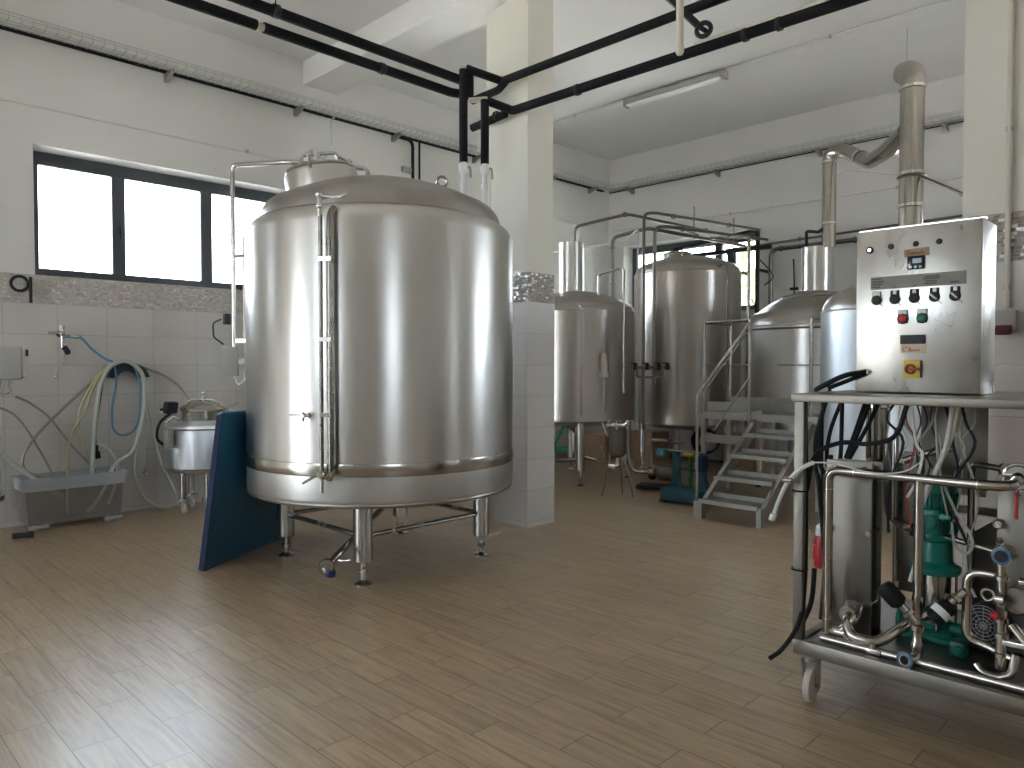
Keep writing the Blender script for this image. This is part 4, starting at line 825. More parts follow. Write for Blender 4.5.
MB().tube([(-3.905, 6.66, 1.22), (-3.90, 7.68, 1.93)], .008, 0, 8).build('rail_wire', M['steel'], st)
MB().bar((-3.90, 6.95, .86), (-3.89, 7.70, 1.42), .012, .012).build('diagonal_brace', M['steel'], st)
MB().bb(-3.93, -3.88, 6.60, 6.65, 0, .17).build('rail_foot', M['galv'], st)

# ------------------------------------------------------------------ small things on the floor in the middle
tl = thing('bottling_stand', 'blue-green cast stand with two uprights on the floor left of the stairs', 'stand', (-4.4, 7.15, 0))
mb = MB().bb(-4.64, -4.14, 7.06, 7.40, .03, .17, .02)
for x, y in ((-4.61, 7.09), (-4.17, 7.09), (-4.61, 7.37), (-4.17, 7.37)): mb.bb(x-.03, x+.03, y-.03, y+.03, 0, .04)
mb.build('base', M['teal'], tl)
for x, s in ((-4.53, 1), (-4.20, -1)):
    MB().prism([(x-.075*s, 7.20, .16), (x+.045*s, 7.20, .16), (x+.03*s, 7.20, .22), (x+.02*s, 7.20, .58), (x-.03*s, 7.20, .58), (x-.03*s, 7.20, .30)], (0, .09, 0)).build('upright', M['teal'], tl)
MB().bb(-4.53, -4.20, 7.22, 7.25, .36, .39).build('crossbar', M['teal'], tl)
MB().tube([(-4.72, 7.18, .585), (-4.14, 7.18, .585)], .012, 0, 10).build('shaft', M['steel'], tl)
MB().cyl((-4.72, 7.15, .55), (-4.64, 7.15, .55), .045, n=20).ball((-4.66, 7.13, .55), .035, 12).build('knob', simple('turquoise_knob', (.05, .28, .33), .4), tl)
MB().cyl((-4.40, 7.2, .56), (-4.28, 7.2, .56), .03, n=14).build('roller', M['yellow'], tl)
MB().cyl((-4.36, 7.25, .17), (-4.36, 7.25, .56), .02, n=10).build('green_rod', simple('green_rod', (.03, .12, .02), .5), tl)
MB().bb(-4.19, -4.12, 7.1, 7.22, .38, .56, .01).build('side_box', M['navy'], tl)
# filter canister on a tripod
cn = thing('filter_canister', 'small steel canister with a bright clamped lid on three thin legs', 'canister', (-5.2, 7.0, 0))
cx, cy = -5.20, 7.03
MB().lathe([(0, .46), (.04, .46), (.10, .50), (.105, .52), (.105, .83)], (cx, cy, 0), 32).build('body', M['satin'], cn)
MB().lathe([(.105, .82), (.135, .825), (.14, .845), (.135, .865), (.10, .875), (0, .885)], (cx, cy, 0), 32).build('lid', M['bright'], cn)
for k in range(6):
    a = k*PI/3; MB().cyl((cx+.125*math.cos(a), cy+.125*math.sin(a), .80), (cx+.125*math.cos(a), cy+.125*math.sin(a), .90), .010, n=8).build('lid_bolt', M['bright'], cn)
for a in (-2.3, .3, 1.9):
    MB().tube([(cx+.08*math.cos(a), cy+.08*math.sin(a), .52), (cx+.19*math.cos(a), cy+.19*math.sin(a), 0)], .008, 0, 8).build('leg', M['steel'], cn)
MB().cyl((cx-.04, cy-.12, .36), (cx+.02, cy-.08, .36), .045, n=18).tube([(cx, cy, .47), (cx, cy, .36), (cx-.05, cy-.13, .36)], .022, .03).bar((cx-.12, cy-.10, .46), (cx-.14, cy-.14, .60), .02, .012).build('valve', M['bright'], cn)
MB().bar((cx-.13, cy-.02, .70), (cx-.20, cy-.04, .86), .04, .012).build('tag', M['white'], cn)
# pump
pu = thing('centrifugal_pump', 'small steel pump with finned motor on a dark base left of the blue-green stand', 'pump', (-5.2, 7.75, 0))
MB().box((-5.15, 7.80, .03), (.50, .26, .05), (0, 0, .35), .01).build('base_plate', M['dark'], pu)
mt = MB().lathe([(0, 0), (.05, 0), (.085, .02), (.085, .22), (.06, .25), (0, .25)], (-5.16, 7.80, .20), 24, (.94, .34, 0)); 
for k in range(7): mt.lathe([(.085, -.004), (.095, -.004), (.095, .004), (.085, .004)], Vector((-5.16, 7.80, .20))+Vector((.94, .34, 0))*(.04+.027*k), 24, (.94, .34, 0))
mt.build('motor', M['satin'], pu)
MB().lathe([(.085, 0), (.098, .01), (.098, .05), (.06, .07), (0, .07)], Vector((-5.16, 7.80, .20))+Vector((.94, .34, 0))*.22, 24, (.94, .34, 0)).build('fan_cover', M['dark'], pu)
MB().lathe([(0, 0), (.08, 0), (.09, .02), (.09, .06), (.06, .09), (0, .09)], Vector((-5.25, 7.767, .20)), 24, (.94, .34, 0)).build('pump_head', M['steel'], pu)
MB().tube([(-5.27, 7.76, .20), (-5.46, 7.69, .20), (-5.52, 7.67, .42), (-5.52, 7.67, .62)], .024, .07).build('suction_pipe', M['pipe'], pu)
MB().tube([(-5.20, 7.72, .26), (-5.20, 7.70, .62), (-4.95, 7.72, .62)], .020, .05).build('pressure_pipe', M['pipe'], pu)
MB().tube([(-5.02, 7.74, .60), (-4.78, 7.8, .60)], .016, 0).box((-4.98, 7.74, .635), (.16, .03, .02)).build('lever_valve', M['pipe_dark'], pu)
# cartons and odds and ends at the far wall
def carton(label, cx, cy, w, d, h, rz):
    t = thing('cardboard_box', label, 'box', (cx, cy, 0), 'brown cartons near the far wall')
    MB().box((cx, cy, h/2), (w, d, h), (0, 0, rz), .006).build('carton', M['card'], t)
    MB().box((cx, cy, h+.001), (w*.98, .05, .003), (0, 0, rz)).build('tape', simple('tape', (.45, .34, .22), .4), t)
carton('brown carton standing between the legs of the kettle', -7.55, 9.6, .55, .40, .42, .2)
carton('brown carton standing behind the valve rack', -6.85, 10.1, .50, .42, .48, -.1)
carton('brown carton standing under the tall warm tank near the stairs', -5.35, 10.45, .50, .40, .50, .1)
wl = thing('equipment_case', 'grey metal case against the far wall behind the tall warm tank', 'case', (-6.4, 10.7, 0))
MB().bb(-6.75, -5.75, 10.55, 10.97, .04, .98, .015).build('body', M['greybox'], wl)
MB().bb(-6.77, -5.73, 10.53, 10.98, .92, .97, .01).build('top', M['galv'], wl)
for x in (-6.7, -5.8): MB().bb(x-.03, x+.03, 10.58, 10.9, 0, .04).build('foot', M['dark'], wl)
gb = thing('green_crate', 'green frame standing on the floor behind the kettle just right of the pillar', 'crate', (-8.0, 9.6, 0))
mb = MB()
gm = simple('green_plastic', (.02, .30, .10), .5)
MB().bb(-8.25, -7.85, 9.3, 9.7, .10, .16, .005).build('shelf', gm, gb)
for x, y in ((-8.23, 9.32), (-7.87, 9.32), (-8.23, 9.68), (-7.87, 9.68)): MB().bar((x, y, 0), (x+.0, y, .12), .03, .03, up=(0, 1, 0)).build('leg', gm, gb)
MB().bar((-8.23, 9.32, .16), (-8.0, 9.32, .55), .03, .03).build('strut', gm, gb)
mb.bm.free()
hcoil = thing('wall_hose_reel', 'dark hose coil on the floor under the tall warm tank', 'hose coil', (-5.2, 9.9, .3))
for k in range(4): MB().torus((-5.22+.02*k, 9.05, .50), .17-.01*k, .014, (.5, -.8, .1), 28, 8).build('coil', M['black'], hcoil)
MB().bar((-5.2, 9.06, .66), (-5.2, 9.1, .9), .02, .02).build('hook', M['steel'], hcoil)
# ------------------------------------------------------------------ the process skid at the right
FY = 3.27
sk = thing('equipment_skid', 'steel table frame on castors carrying the control cabinet, pump and plate coolers', 'frame', (-1.0, 3.7, 0))
X0, X1, Y0, Y1 = -1.43, -.30, FY, FY+1.0
for y in (Y0+.02, Y1-.02): MB().bb(X0, X1, y-.02, y+.02, .235, .30, .004).build('side_beam', M['satin'], sk)
for x in (X0+.02, X1-.02): MB().bb(x-.02, x+.02, Y0+.04, Y1-.04, .235, .30, .004).build('cross_beam', M['satin'], sk)
MB().bb(X0+.03, X1-.03, Y0+.035, Y1-.035, .285, .293).build('drip_tray', M['pipe_dark'], sk)
MB().tube([(X0+.10, Y0+.075, .312), (X1-.05, Y0+.075, .312)], .018, 0, 12).build('tray_pipe', M['pipe'], sk)
for x, y in ((X0+.02, Y0+.02), (X0+.02, Y1-.02), (X1-.02, Y0+.02), (X1-.02, Y1-.02)):
    MB().bb(x-.022, x+.022, y-.022, y+.022, .30, 1.385, .003).build('post', M['satin'], sk)
tt_ = MB().bb(X0-.015, X1+.015, Y0-.01, Y1+.01, 1.385, 1.42, .004).build('table_top', M['satin'], sk)
MB().bb(X0+.05, X1-.05, Y1-.03, Y1-.01, .80, .84).build('rail', M['satin'], sk)
for x, y, a in ((X0+.055, Y0+.06, .1), (X0+.055, Y1-.08, .5), (X1-.10, Y0+.06, .2), (X1-.10, Y1-.08, .9)):
    c = MB(); u = Vector((math.cos(a), math.sin(a), 0)); v = Vector((-u.y, u.x, 0)); p = Vector((x, y, 0))+v*.015
    c.bb(x-.045, x+.045, y-.045, y+.045, .222, .236, .003).cyl((x, y, .195), (x, y, .225), .028, n=18)
    for s_ in (-1, 1): c.prism([p+u*(.030*s_)+v*-.035+Vector((0, 0, .205)), p+u*(.030*s_)+v*.035+Vector((0, 0, .205)), p+u*(.030*s_)+v*.03+Vector((0, 0, .07)), p+u*(.030*s_)+v*-.0+Vector((0, 0, .055))], u*(.005*s_))
    k = c.build('castor', M['galv'], sk)
    MB().lathe([(0, -.02), (.06, -.02), (.078, -.014), (.08, 0), (.078, .014), (.06, .02), (0, .02)], p+Vector((0, 0, .081)), 28, u).build('wheel', M['rust'], k, 'worn pale wheel')
    MB().cyl(p-u*.036+Vector((0, 0, .081)), p+u*.036+Vector((0, 0, .081)), .008, n=8).build('axle', M['steel'], k)

# control cabinet
CF = 3.57
cb = thing('control_cabinet', 'stainless steel control cabinet with switches and tags standing on the skid table', 'cabinet', (-1.02, CF+.15, 1.42))
MB().bb(-1.27, -.77, CF+.012, CF+.24, 1.425, 2.165, .004).build('housing', M['cab'], cb)
dr = MB().bb(-1.272, -.768, CF-.010, CF+.010, 1.427, 2.163, .005).build('door', M['cab'], cb)
def facing(r0, cx, cz, y0, y1, prof=None, n=20): 
    return MB().lathe([(0, y0), (r0, y0), (r0, y1), (0, y1)], (cx, CF-.010, cz), n, (0, -1, 0))
F_ = CF-.0105
MB().lathe([(.006, 0), (.016, 0), (.016, .006), (.009, .008), (.009, .004), (0, .004)], (-1.213, F_, 2.075), 24, (0, -1, 0)).build('lock', M['dark'], dr)
MB().lathe([(0, 0), (.007, 0), (.007, .012), (0, .012)], (-1.213, F_, 2.075), 12, (0, -1, 0)).build('lock', M['bright'], dr)
for x in (-1.125, -1.022, -.930): MB().lathe([(0, 0), (.0125, 0), (.0125, .002), (.0, .003)], (x, F_, 2.083), 20, (0, -1, 0)).ball((x+.004, F_-.004, 2.081), .006, 8).build('pilot_hole', M['dark'], dr)
MB().box((-1.018, F_-.002, 2.046), (.10, .003, .034), (0, -.04, 0)).build('name_tag', simple('brown_tag', (.33, .22, .14), .7), dr, 'brown tag with red handwriting')
def scribble(name, x, z, w, h, m, pts, y=F_-.0045, r=.0014):
    MB().tube([(x+w*a, y, z+h*b) for a, b in pts], r, 0, 5).build(name, m, dr)
scribble('handwriting', -1.055, 2.036, .07, .020, M['redink'], [(0, 0), (.06, 1), (.2, 1), (.06, .95), (.03, .5), (.15, .5), (.22, .1), (.28, .5), (.34, .1), (.40, .5), (.47, .1), (.52, .55), (.60, .1), (.66, .5), (.72, .1), (.8, .5), (.84, .9), (.86, .2), (.95, .1), (1, .3)])
MB().bb(-1.054, -.984, F_-.010, F_, 1.972, 2.030, .003).build('display', M['display'], dr)
MB().bb(-1.032, -.996, F_-.0112, F_-.0095, 1.998, 2.018).build('display_screen', simple('grey_screen', (.30, .36, .42), .3), dr)
for i in range(3): MB().bb(-1.046+i*.02, -1.034+i*.02, F_-.0118, F_-.0095, 1.976, 1.986, .001).build('key', M['white'], dr)
MB().bb(-1.208, -.825, F_-.0025, F_, 1.893, 1.950).build('label_plate', M['plate'], dr)
mk = [(-1.205, .04, 1.940), (-1.205, .05, 1.928), (-1.205, .045, 1.916), (-1.205, .038, 1.904), (-.985, .06, 1.936), (-.99, .065, 1.927), (-.98, .04, 1.916), (-.985, .045, 1.906), (-1.112, .006, 1.900), (-1.03, .006, 1.900), (-.885, .03, 1.905)]
for x, w, z in mk:
    m_ = MB(); k = 0
    while k*.0055 < w: m_.bb(x+k*.0055, x+k*.0055+.0038, F_-.0032, F_-.002, z-.0032, z+.0032); k += 1
    m_.build('engraving', M['ink'], dr)
for i, x in enumerate((-1.182, -1.105, -1.025, -.945, -.866)):
    k = MB().bb(x-.019, x+.019, F_-.004, F_, 1.850, 1.885, .002).lathe([(0, 0), (.022, 0), (.022, .007), (.018, .010), (0, .010)], (x, F_, 1.845), 24, (0, -1, 0)).build('selector_switch', M['dark'], dr)
    MB().bb(x-.016 if i == 0 else x-.007, x+.016 if i == 0 else x+.007, F_-.0055, F_-.003, 1.862, 1.883, .001).build('switch_tag', M['white'], k)
    a = (0, .6, .1, .75, .8)[i]
    MB().bar((x-.018*math.cos(a), F_-.014, 1.845+.018*math.sin(a)), (x+.018*math.cos(a), F_-.014, 1.845-.018*math.sin(a)), .010, .008, .002).build('switch_knob', M['galv'] if i > 2 else M['dark'], k)
    MB().tube([(x+.012, F_-.004, 1.828), (x+.028, F_-.003, 1.815)], .0013, 0, 5).build('pull_wire', M['ink'], k)
for x, m_, nm in ((-1.070, M['red'], 'stop_button'), (-.992, simple('green_button', (.01, .16, .07), .35), 'start_button')):
    b = MB().bb(x-.020, x+.020, F_-.004, F_, 1.735, 1.795, .002).lathe([(.0, 0), (.023, 0), (.023, .006), (0, .006)], (x, F_, 1.755), 24, (0, -1, 0)).build(nm, M['dark'], dr)
    MB().lathe([(0, .005), (.017, .005), (.017, .012), (.013, .015), (0, .016)], (x, F_, 1.755), 24, (0, -1, 0)).build('button', m_, b)
    MB().bb(x-.017, x+.017, F_-.0055, F_-.003, 1.775, 1.792, .001).build('button_tag', M['white'], b)
MB().bb(-1.078, -.978, F_-.012, F_, 1.643, 1.683, .003).build('temperature_display', M['ink'], dr)
MB().box((-1.026, F_-.002, 1.620), (.102, .003, .036), (0, .04, 0)).build('name_tag', M['paper'], dr, 'cream tag with handwriting')
scribble('handwriting', -1.068, 1.610, .07, .020, M['redink'], [(.12, .9), (.02, .8), (0, .4), (.04, .05), (.14, .1)])
scribble('handwriting', -1.068, 1.610, .07, .020, M['redink'], [(.20, 1.0), (.25, .9), (.20, .8), (.17, .9), (.20, 1.0)])
scribble('handwriting', -1.068, 1.610, .07, .020, M['redink'], [(.36, 0), (.38, .9), (.5, .8), (.40, .5), (.52, .2), (.38, .05), (.55, .1), (.6, .4), (.66, .1), (.70, .4), (.76, .1), (.8, .4), (.86, .1), (.95, .4), (.98, .1)])
ms = MB().bb(-1.065, -.995, F_-.006, F_, 1.492, 1.572, .003).build('main_switch', M['yellow'], dr, 'yellow main switch with a red handle')
MB().torus((-1.035, F_-.010, 1.532), .018, .006, (0, -1, 0), 24, 8).bar((-1.045, F_-.012, 1.532), (-.99, F_-.012, 1.532), .014, .012, .003).build('switch_handle', simple('red_brown', (.30, .05, .02), .4), ms)
MB().bb(-.996, -.990, F_-.010, F_, 1.495, 1.570).build('switch_side', M['dark'], ms)
MB().lathe([(0, 0), (.016, 0), (.016, .012), (.012, .016), (0, .016)], (-1.222, F_, 1.518), 18, (0, -1, 0)).build('cable_gland', M['bright'], dr)
MB().bar((-1.27, CF+.03, 2.168), (-.765, CF+.03, 2.168), .03, .006).build('drip_edge', M['bright'], cb)

# cables from the cabinet
ck = thing('cable_bundle', 'bundle of thick black cables hanging from the cabinet down through the left of the skid', 'cables', (-1.35, 3.7, .4), None)
MB().curve([(-1.225, CF-.025, 1.518), (-1.30, 3.50, 1.50), (-1.40, 3.50, 1.45), (-1.455, 3.56, 1.43)], .012, 8).build('cable', M['black'], ck)
MB().curve([(-1.22, CF-.02, 1.512), (-1.30, 3.53, 1.475), (-1.38, 3.52, 1.440)], .010, 8).build('cable', M['black'], ck)
BC = [[(-1.28, 3.80, 1.385), (-1.34, 3.78, 1.20), (-1.40, 3.76, 1.02), (-1.43, 3.72, .95)], [(-1.31, 3.82, 1.385), (-1.36, 3.82, 1.22), (-1.40, 3.80, 1.08)], [(-1.24, 3.80, 1.385), (-1.29, 3.78, 1.25), (-1.36, 3.76, 1.1), (-1.39, 3.74, 1.02)],
      [(-1.52, 3.90, 1.42), (-1.55, 3.86, 1.25), (-1.53, 3.80, 1.05), (-1.46, 3.74, 1.0), (-1.44, 3.72, 1.1)], [(-1.46, 3.92, 1.385), (-1.51, 3.88, 1.2), (-1.50, 3.82, 1.05), (-1.44, 3.78, .98), (-1.41, 3.76, 1.1), (-1.42, 3.80, 1.385)],
      [(-1.42, 3.60, 1.38), (-1.46, 3.58, 1.2), (-1.45, 3.56, 1.04), (-1.42, 3.52, .98), (-1.40, 3.55, .6), (-1.395, 3.50, .34)],
      [(-1.40, 3.31, 1.38), (-1.392, 3.31, .9), (-1.390, 3.30, .55), (-1.40, 3.26, .38), (-1.445, 3.20, .27), (-1.49, 3.16, .22)]]
for c_ in BC: MB().curve(c_, .0105, 8).build('cable', M['black'], ck)
MB().curve([(-1.40, 3.34, .98), (-1.36, 3.33, 1.14), (-1.25, 3.33, 1.205), (-1.13, 3.33, 1.21), (-1.03, 3.34, 1.25), (-.99, 3.36, 1.38)], .010, 8, 10).build('cable', M['black'], ck, 'black cable looping across under the table')
for z in (.62, .98): MB().torus((-1.41, 3.29, z), .034, .004, n=18, m=6).build('cable_tie', M['black'], ck)
MB().curve([(-1.395, 3.42, .60), (-1.40, 3.40, .45), (-1.42, 3.36, .36)], .012, 8).build('cable', M['black'], ck)
# cable tails inside: white, grey, red
wb = thing('cable_bundle', 'tangle of thin white, grey and red wires hanging under the cabinet', 'cables', (-.98, 3.6, .8), None)
rnd = random.Random(3)
cols = ['greybox', 'dark', 'white_hose', 'red', 'greybox', 'dark', 'dark', 'greybox', 'dark', 'cream', 'dark', 'greybox', 'cream', 'dark', 'cream', 'greybox']
for i, cname in enumerate(cols):
    x = -1.13+i*.022; zb = rnd.uniform(.75, 1.1)
    MB().curve([(x, 3.58+.01*(i % 4), 1.385), (x+rnd.uniform(-.03, .03), 3.58, 1.30), (x+rnd.uniform(-.05, .05), 3.60, 1.2), (x+rnd.uniform(-.06, .05), 3.62, (1.2+zb)/2), (x+rnd.uniform(-.06, .04), 3.64, zb)], .0035+.003*(i % 3 == 1), 6, 5).build('wire', M[cname], wb)
MB().curve([(-.86, 3.52, 1.385), (-.88, 3.50, 1.2), (-.93, 3.50, 1.05), (-.98, 3.52, .9), (-1.0, 3.55, .7), (-1.01, 3.5, .6)], .009, 8).build('wire', M['white_hose'], wb, 'thicker white cable')
MB().curve([(-.84, 3.53, 1.385), (-.87, 3.52, 1.22), (-.92, 3.52, 1.1), (-.97, 3.56, 1.0)], .009, 8).build('wire', M['cream'], wb)
MB().curve([(-1.0, 3.45, 1.385), (-.97, 3.42, 1.22), (-.945, 3.42, 1.17), (-.97, 3.42, 1.05), (-1.01, 3.45, .98)], .006, 6).build('wire', M['white'], wb)
MB().curve([(-.93, 3.55, 1.30), (-.90, 3.50, 1.1), (-.84, 3.50, .94), (-.79, 3.5, .86), (-.775, 3.5, .80), (-.80, 3.5, .76), (-.84, 3.5, .80), (-.87, 3.58, .87)], .006, 6).build('wire', M['greybox'], wb, 'grey motor lead in a loop')
MB().curve([(-.80, 3.5, .76), (-.785, 3.48, .66), (-.75, 3.45, .60)], .006, 6).build('wire', M['greybox'], wb)
gh = thing('grey_hose', 'white hose end tied to the left post of the skid, hanging out sideways', 'hose', (-1.45, 3.2, 1.0), None)
MB().curve([(-1.33, 3.24, 1.12), (-1.38, 3.235, 1.09), (-1.42, 3.23, 1.05), (-1.45, 3.22, 1.0), (-1.48, 3.22, .93), (-1.50, 3.22, .87)], .010, 8).cyl((-1.502, 3.22, .868), (-1.512, 3.22, .84), .015, n=12).build('hose', M['white_hose'], gh)
MB().torus((-1.435, 3.235, 1.03), .02, .006, (.4, 0, 1), 18, 6).cyl((-1.45, 3.20, 1.035), (-1.41, 3.20, 1.035), .012).build('hose_clip', M['steel'], gh)
MB().curve([(-1.33, 3.24, 1.12), (-1.25, 3.26, 1.12), (-1.1, 3.30, 1.09), (-1.0, 3.36, 1.10), (-.95, 3.42, 1.14)], .0035, 6).build('thin_wire', M['white'], gh)
pg = thing('power_plug', 'red industrial plug with a white cap hanging beside the left post of the skid', 'plug', (-1.445, 3.62, .55))
MB().lathe([(0, 0), (.030, 0), (.034, .02), (.034, .13), (.026, .16), (.0, .16)], (-1.445, 3.62, .555), 20).bb(-1.475, -1.462, 3.59, 3.65, .60, .67, .004).build('body', M['red'], pg)
MB().lathe([(.020, .155), (.028, .16), (.026, .20), (.014, .215), (0, .215)], (-1.445, 3.62, .555), 20).build('cap', M['white'], pg)
MB().tube([(-1.445, 3.62, .76), (-1.445, 3.62, 1.385)], .006, 0, 8).build('cable', M['black'], pg)

MB().bb(-1.17, -.87, 4.20, 4.212, .90, 1.384, .003).build('back_sheet', M['satin'], sk)
MB().bb(-1.17, -.87, 4.185, 4.20, .90, .93, .002).build('sheet_flange', M['galv'], sk)
dp = thing('down_pipe', 'dull steel pipe dropping behind the first plate cooler and bending towards the pump', 'pipe', (-1.19, 3.83, .6))
MB().tube([(-1.215, 3.84, 1.18), (-1.215, 3.84, .83), (-1.13, 3.80, .775), (-1.03, 3.74, .775)], .021, .05, 16).build('pipe', M['pipe_dark'], dp)
MB().cyl((-1.10, 3.782, .775), (-1.07, 3.764, .775), .03, n=18).build('union', M['steel'], dp)
MB().tube([(-1.17, 3.82, 1.25), (-1.17, 3.82, .40)], .012, 0, 12).build('thin_pipe', M['pipe'], dp)
# first plate cooler
def plate_cooler(label, x0, x1, y0, y1, z0, z1, lean=0):
    t = thing('plate_cooler', label, 'plate cooler', ((x0+x1)/2, (y0+y1)/2, z0), 'plate coolers on the skid')
    MB().bb(x0, x1, y0, y0+.014, z0, z1, .003).build('front_plate', M['satin'], t)
    MB().bb(x0, x1, y1-.014, y1, z0, z1, .003).build('back_plate', M['satin'], t)
    n = int((y1-y0-.06)/.012)
    for k in range(n): MB().bb(x0+.008, x1-.008, y0+.02+k*.012, y0+.026+k*.012, z0+.02, z1-.05).build('plate', M['dark'], t)
    MB().bb(x0+.02, x1-.02, y0+.015, y1-.015, z1-.045, z1-.02).build('guide_bar', M['steel'], t)
    for zz in (z1-.045, (z0+z1)/2+.08, z0+.14):
        for xx in (x0+.012, x1-.012):
            MB().cyl((xx, y0-.020, zz), (xx, y1+.02, zz), .008, n=8).cyl((xx, y0-.014, zz), (xx, y0, zz), .016, n=6).build('tie_bolt', M['steel'], t)
    return t
pc = plate_cooler('plate cooler with a wide steel front at the left of the skid', -1.395, -1.195, 3.57, 3.71, .293, 1.09)
MB().bb(-1.400, -1.190, 3.560, 3.575, 1.02, 1.10, .003).build('head_plate', M['satin'], pc)
for x in (-1.36, -1.22): MB().cyl((x, 3.545, 1.065), (x, 3.575, 1.065), .016, n=16).build('head_bolt', M['steel'], pc)
plate_cooler('plate cooler standing between the first cooler and the green pump', -1.185, -1.085, 3.87, 3.99, .45, 1.12)
pc3 = plate_cooler('plate cooler cut off by the right edge of the picture', -.745, -.50, 3.78, 3.96, .30, 1.10)
MB().lathe([(0, 0), (.022, 0), (.022, .02), (.015, .03), (0, .032)], (-.735, 3.78, .855), 18, (0, -1, 0)).build('dome_nut', M['bright'], pc3)

# steel column behind
sc_ = thing('filter_column', 'upright steel filter housing hanging behind the first plate cooler', 'filter', (-1.32, 4.0, 1.1))
MB().lathe([(0, 1.04), (.04, 1.05), (.05, 1.07), (.05, 1.385)], (-1.31, 3.97, 0), 28).build('housing', M['steel'], sc_)
for dx in (-.025, .0, .03): MB().cyl((-1.31+dx, 3.915, 1.08), (-1.31+dx, 3.915, 1.385), .006, n=8).build('rod', M['steel'], sc_)
MB().lathe([(.05, 0), (.058, .005), (.058, .02), (.05, .025)], (-1.31, 3.97, 1.33), 28).build('ring', M['bright'], sc_)

# main pipework
PY = 3.37
mp = thing('skid_pipework', 'polished steel pipe run framing the front of the skid with a long top rail', 'pipework', (-1.3, PY, .3))
MB().tube([(-1.315, PY, .335), (-1.315, PY, 1.075), (-.70, PY, 1.075), (-.62, PY+.02, 1.078), (-.62, PY+.16, 1.10)], .0205, .05, 20, steps=10).build('top_rail_pipe', M['steel'], mp)
MB().tube([(-.942, PY, 1.07), (-.942, PY, .57)], .019, 0, 18).build('riser_pipe', M['pipe2'] if 'pipe2' in M else M['steel'], mp)
MB().lathe([(.019, .0), (.024, .01), (.024, .05), (.019, .06), (.019, .10), (.028, .105), (.028, .125), (.019, .13), (.019, .22), (.022, .225), (.022, .25), (0, .25)], (-.942, PY, .335), 20).build('riser_fittings', M['steel'], mp)
for p, a in (((-1.315, PY, .40), (0, 0, 1)), ((-1.315, PY, .99), (0, 0, 1)), ((-.73, PY, 1.075), (1, 0, 0)), ((-1.2, PY, 1.075), (1, 0, 0))):
    MB().lathe([(.0205, -.004), (.0225, -.003), (.0225, .003), (.0205, .004)], p, 20, a).build('weld', M['bright'], mp)
MB().tube([(-1.315, PY, .345), (-1.27, PY+.01, .335), (-1.20, PY+.03, .42), (-1.22, PY+.12, .44)], .019, .03, 16).build('elbow_pipe', M['steel'], mp)
MB().tube([(-1.245, PY+.08, .42), (-1.235, PY+.02, .40), (-1.21, PY-.01, .345), (-1.10, PY, .335), (-.99, PY+.12, .44), (-.90, PY+.30, .50)], .023, .06, 18, steps=8).build('bottom_pipe', M['steel'], mp)
MB().cyl((-1.265, PY+.16, .42), (-1.245, PY+.05, .42), .036, n=22).build('union', M['steel'], mp)
MB().cyl((-1.29, PY+.02, .34), (-1.24, PY+.02, .34), .03, n=16).build('drain_union', M['pipe'], mp)
MB().bb(-1.13, -1.07, PY-.05, PY+.0, .293, .325, .004).cyl((-1.11, PY-.03, .32), (-1.11, PY-.03, .345), .014, n=10).build('drain_block', M['pipe'], mp)
# open pipe end with a blue gasket
MB().tube([(-.942, PY, .34), (-.945, PY-.02, .325), (-.962, PY-.075, .325)], .022, .02, 16).build('open_end', M['steel'], mp)
bl = simple('blue_gasket', (.06, .14, .25), .35)
MB().lathe([(.028, 0), (.034, 0), (.035, .006), (.034, .010), (.026, .012)], (-.962, PY-.078, .328), 32, (-.25, -1, 0)).build('gasket', bl, mp, 'blue gasket ring')
MB().lathe([(.018, .0), (.028, .0), (.028, .010), (.018, .010)], (-.962, PY-.078, .328), 32, (-.25, -1, 0)).build('end_ring', M['bright'], mp)
MB().lathe([(0, .001), (.021, .001), (.021, .008), (0, .008)], (-.962, PY-.078, .328), 24, (-.25, -1, 0)).build('bore', M['black'], mp)
# U pipe at the right
mp2 = thing('bypass_pipe', 'curved steel bypass pipe with a round valve at the right end of the skid', 'pipework', (-.75, 3.47, .35))
QY = 3.47
MB().tube([(-.62, QY-.02, .385), (-.70, QY, .40), (-.785, QY, .42), (-.785, QY, .70), (-.66, QY, .70)], .019, .06, 18, steps=8).build('bent_pipe', M['steel'], mp2)
MB().tube([(-.660, QY-.02, .335), (-.660, QY-.02, .79)], .019, 0, 18).build('upright_pipe', M['steel'], mp2)
for z in (.39, .47, .53, .60, .70, .76): MB().lathe([(.019, -.010), (.027, -.008), (.027, .008), (.019, .010)], (-.660, QY-.02, z), 20).build('pipe_ring', M['steel'] if int(z*100) % 2 else M['pipe'], mp2)
MB().tube([(-.740, QY-.04, .335), (-.72, QY-.05, .31), (-.66, QY-.06, .305), (-.615, QY-.05, .33), (-.61, QY-.02, .40)], .016, .02, 14).build('u_bend', M['steel'], mp2)
for z, r0 in ((.795, .040), ): 
    MB().cyl((-.655, QY+.02, z), (-.655, QY-.055, z), .036, n=28).build('valve_body', M['steel'], mp2)
    MB().lathe([(.024, 0), (.034, 0), (.035, .006), (.034, .010), (.024, .012)], (-.655, QY-.055, z), 32, (0, -1, 0)).build('gasket', bl, mp2)
    MB().lathe([(0, 0), (.026, 0), (.026, .006), (0, .006)], (-.655, QY-.058, z), 24, (0, -1, 0)).build('bore', M['display'], mp2)
MB().cyl((-.675, QY-.05, .62), (-.645, QY-.05, .62), .022, n=14).bar((-.66, QY-.06, .60), (-.64, QY-.12, .56), .018, .010).torus((-.70, QY-.05, .63), .022, .006, (0, 1, 0), 18, 6).build('sampling_valve', M['pipe'], mp2)
MB().ball((-.665, QY-.06, .555), .022, 12, (1.3, 1, .8)).build('red_cap', M['red'], mp2)
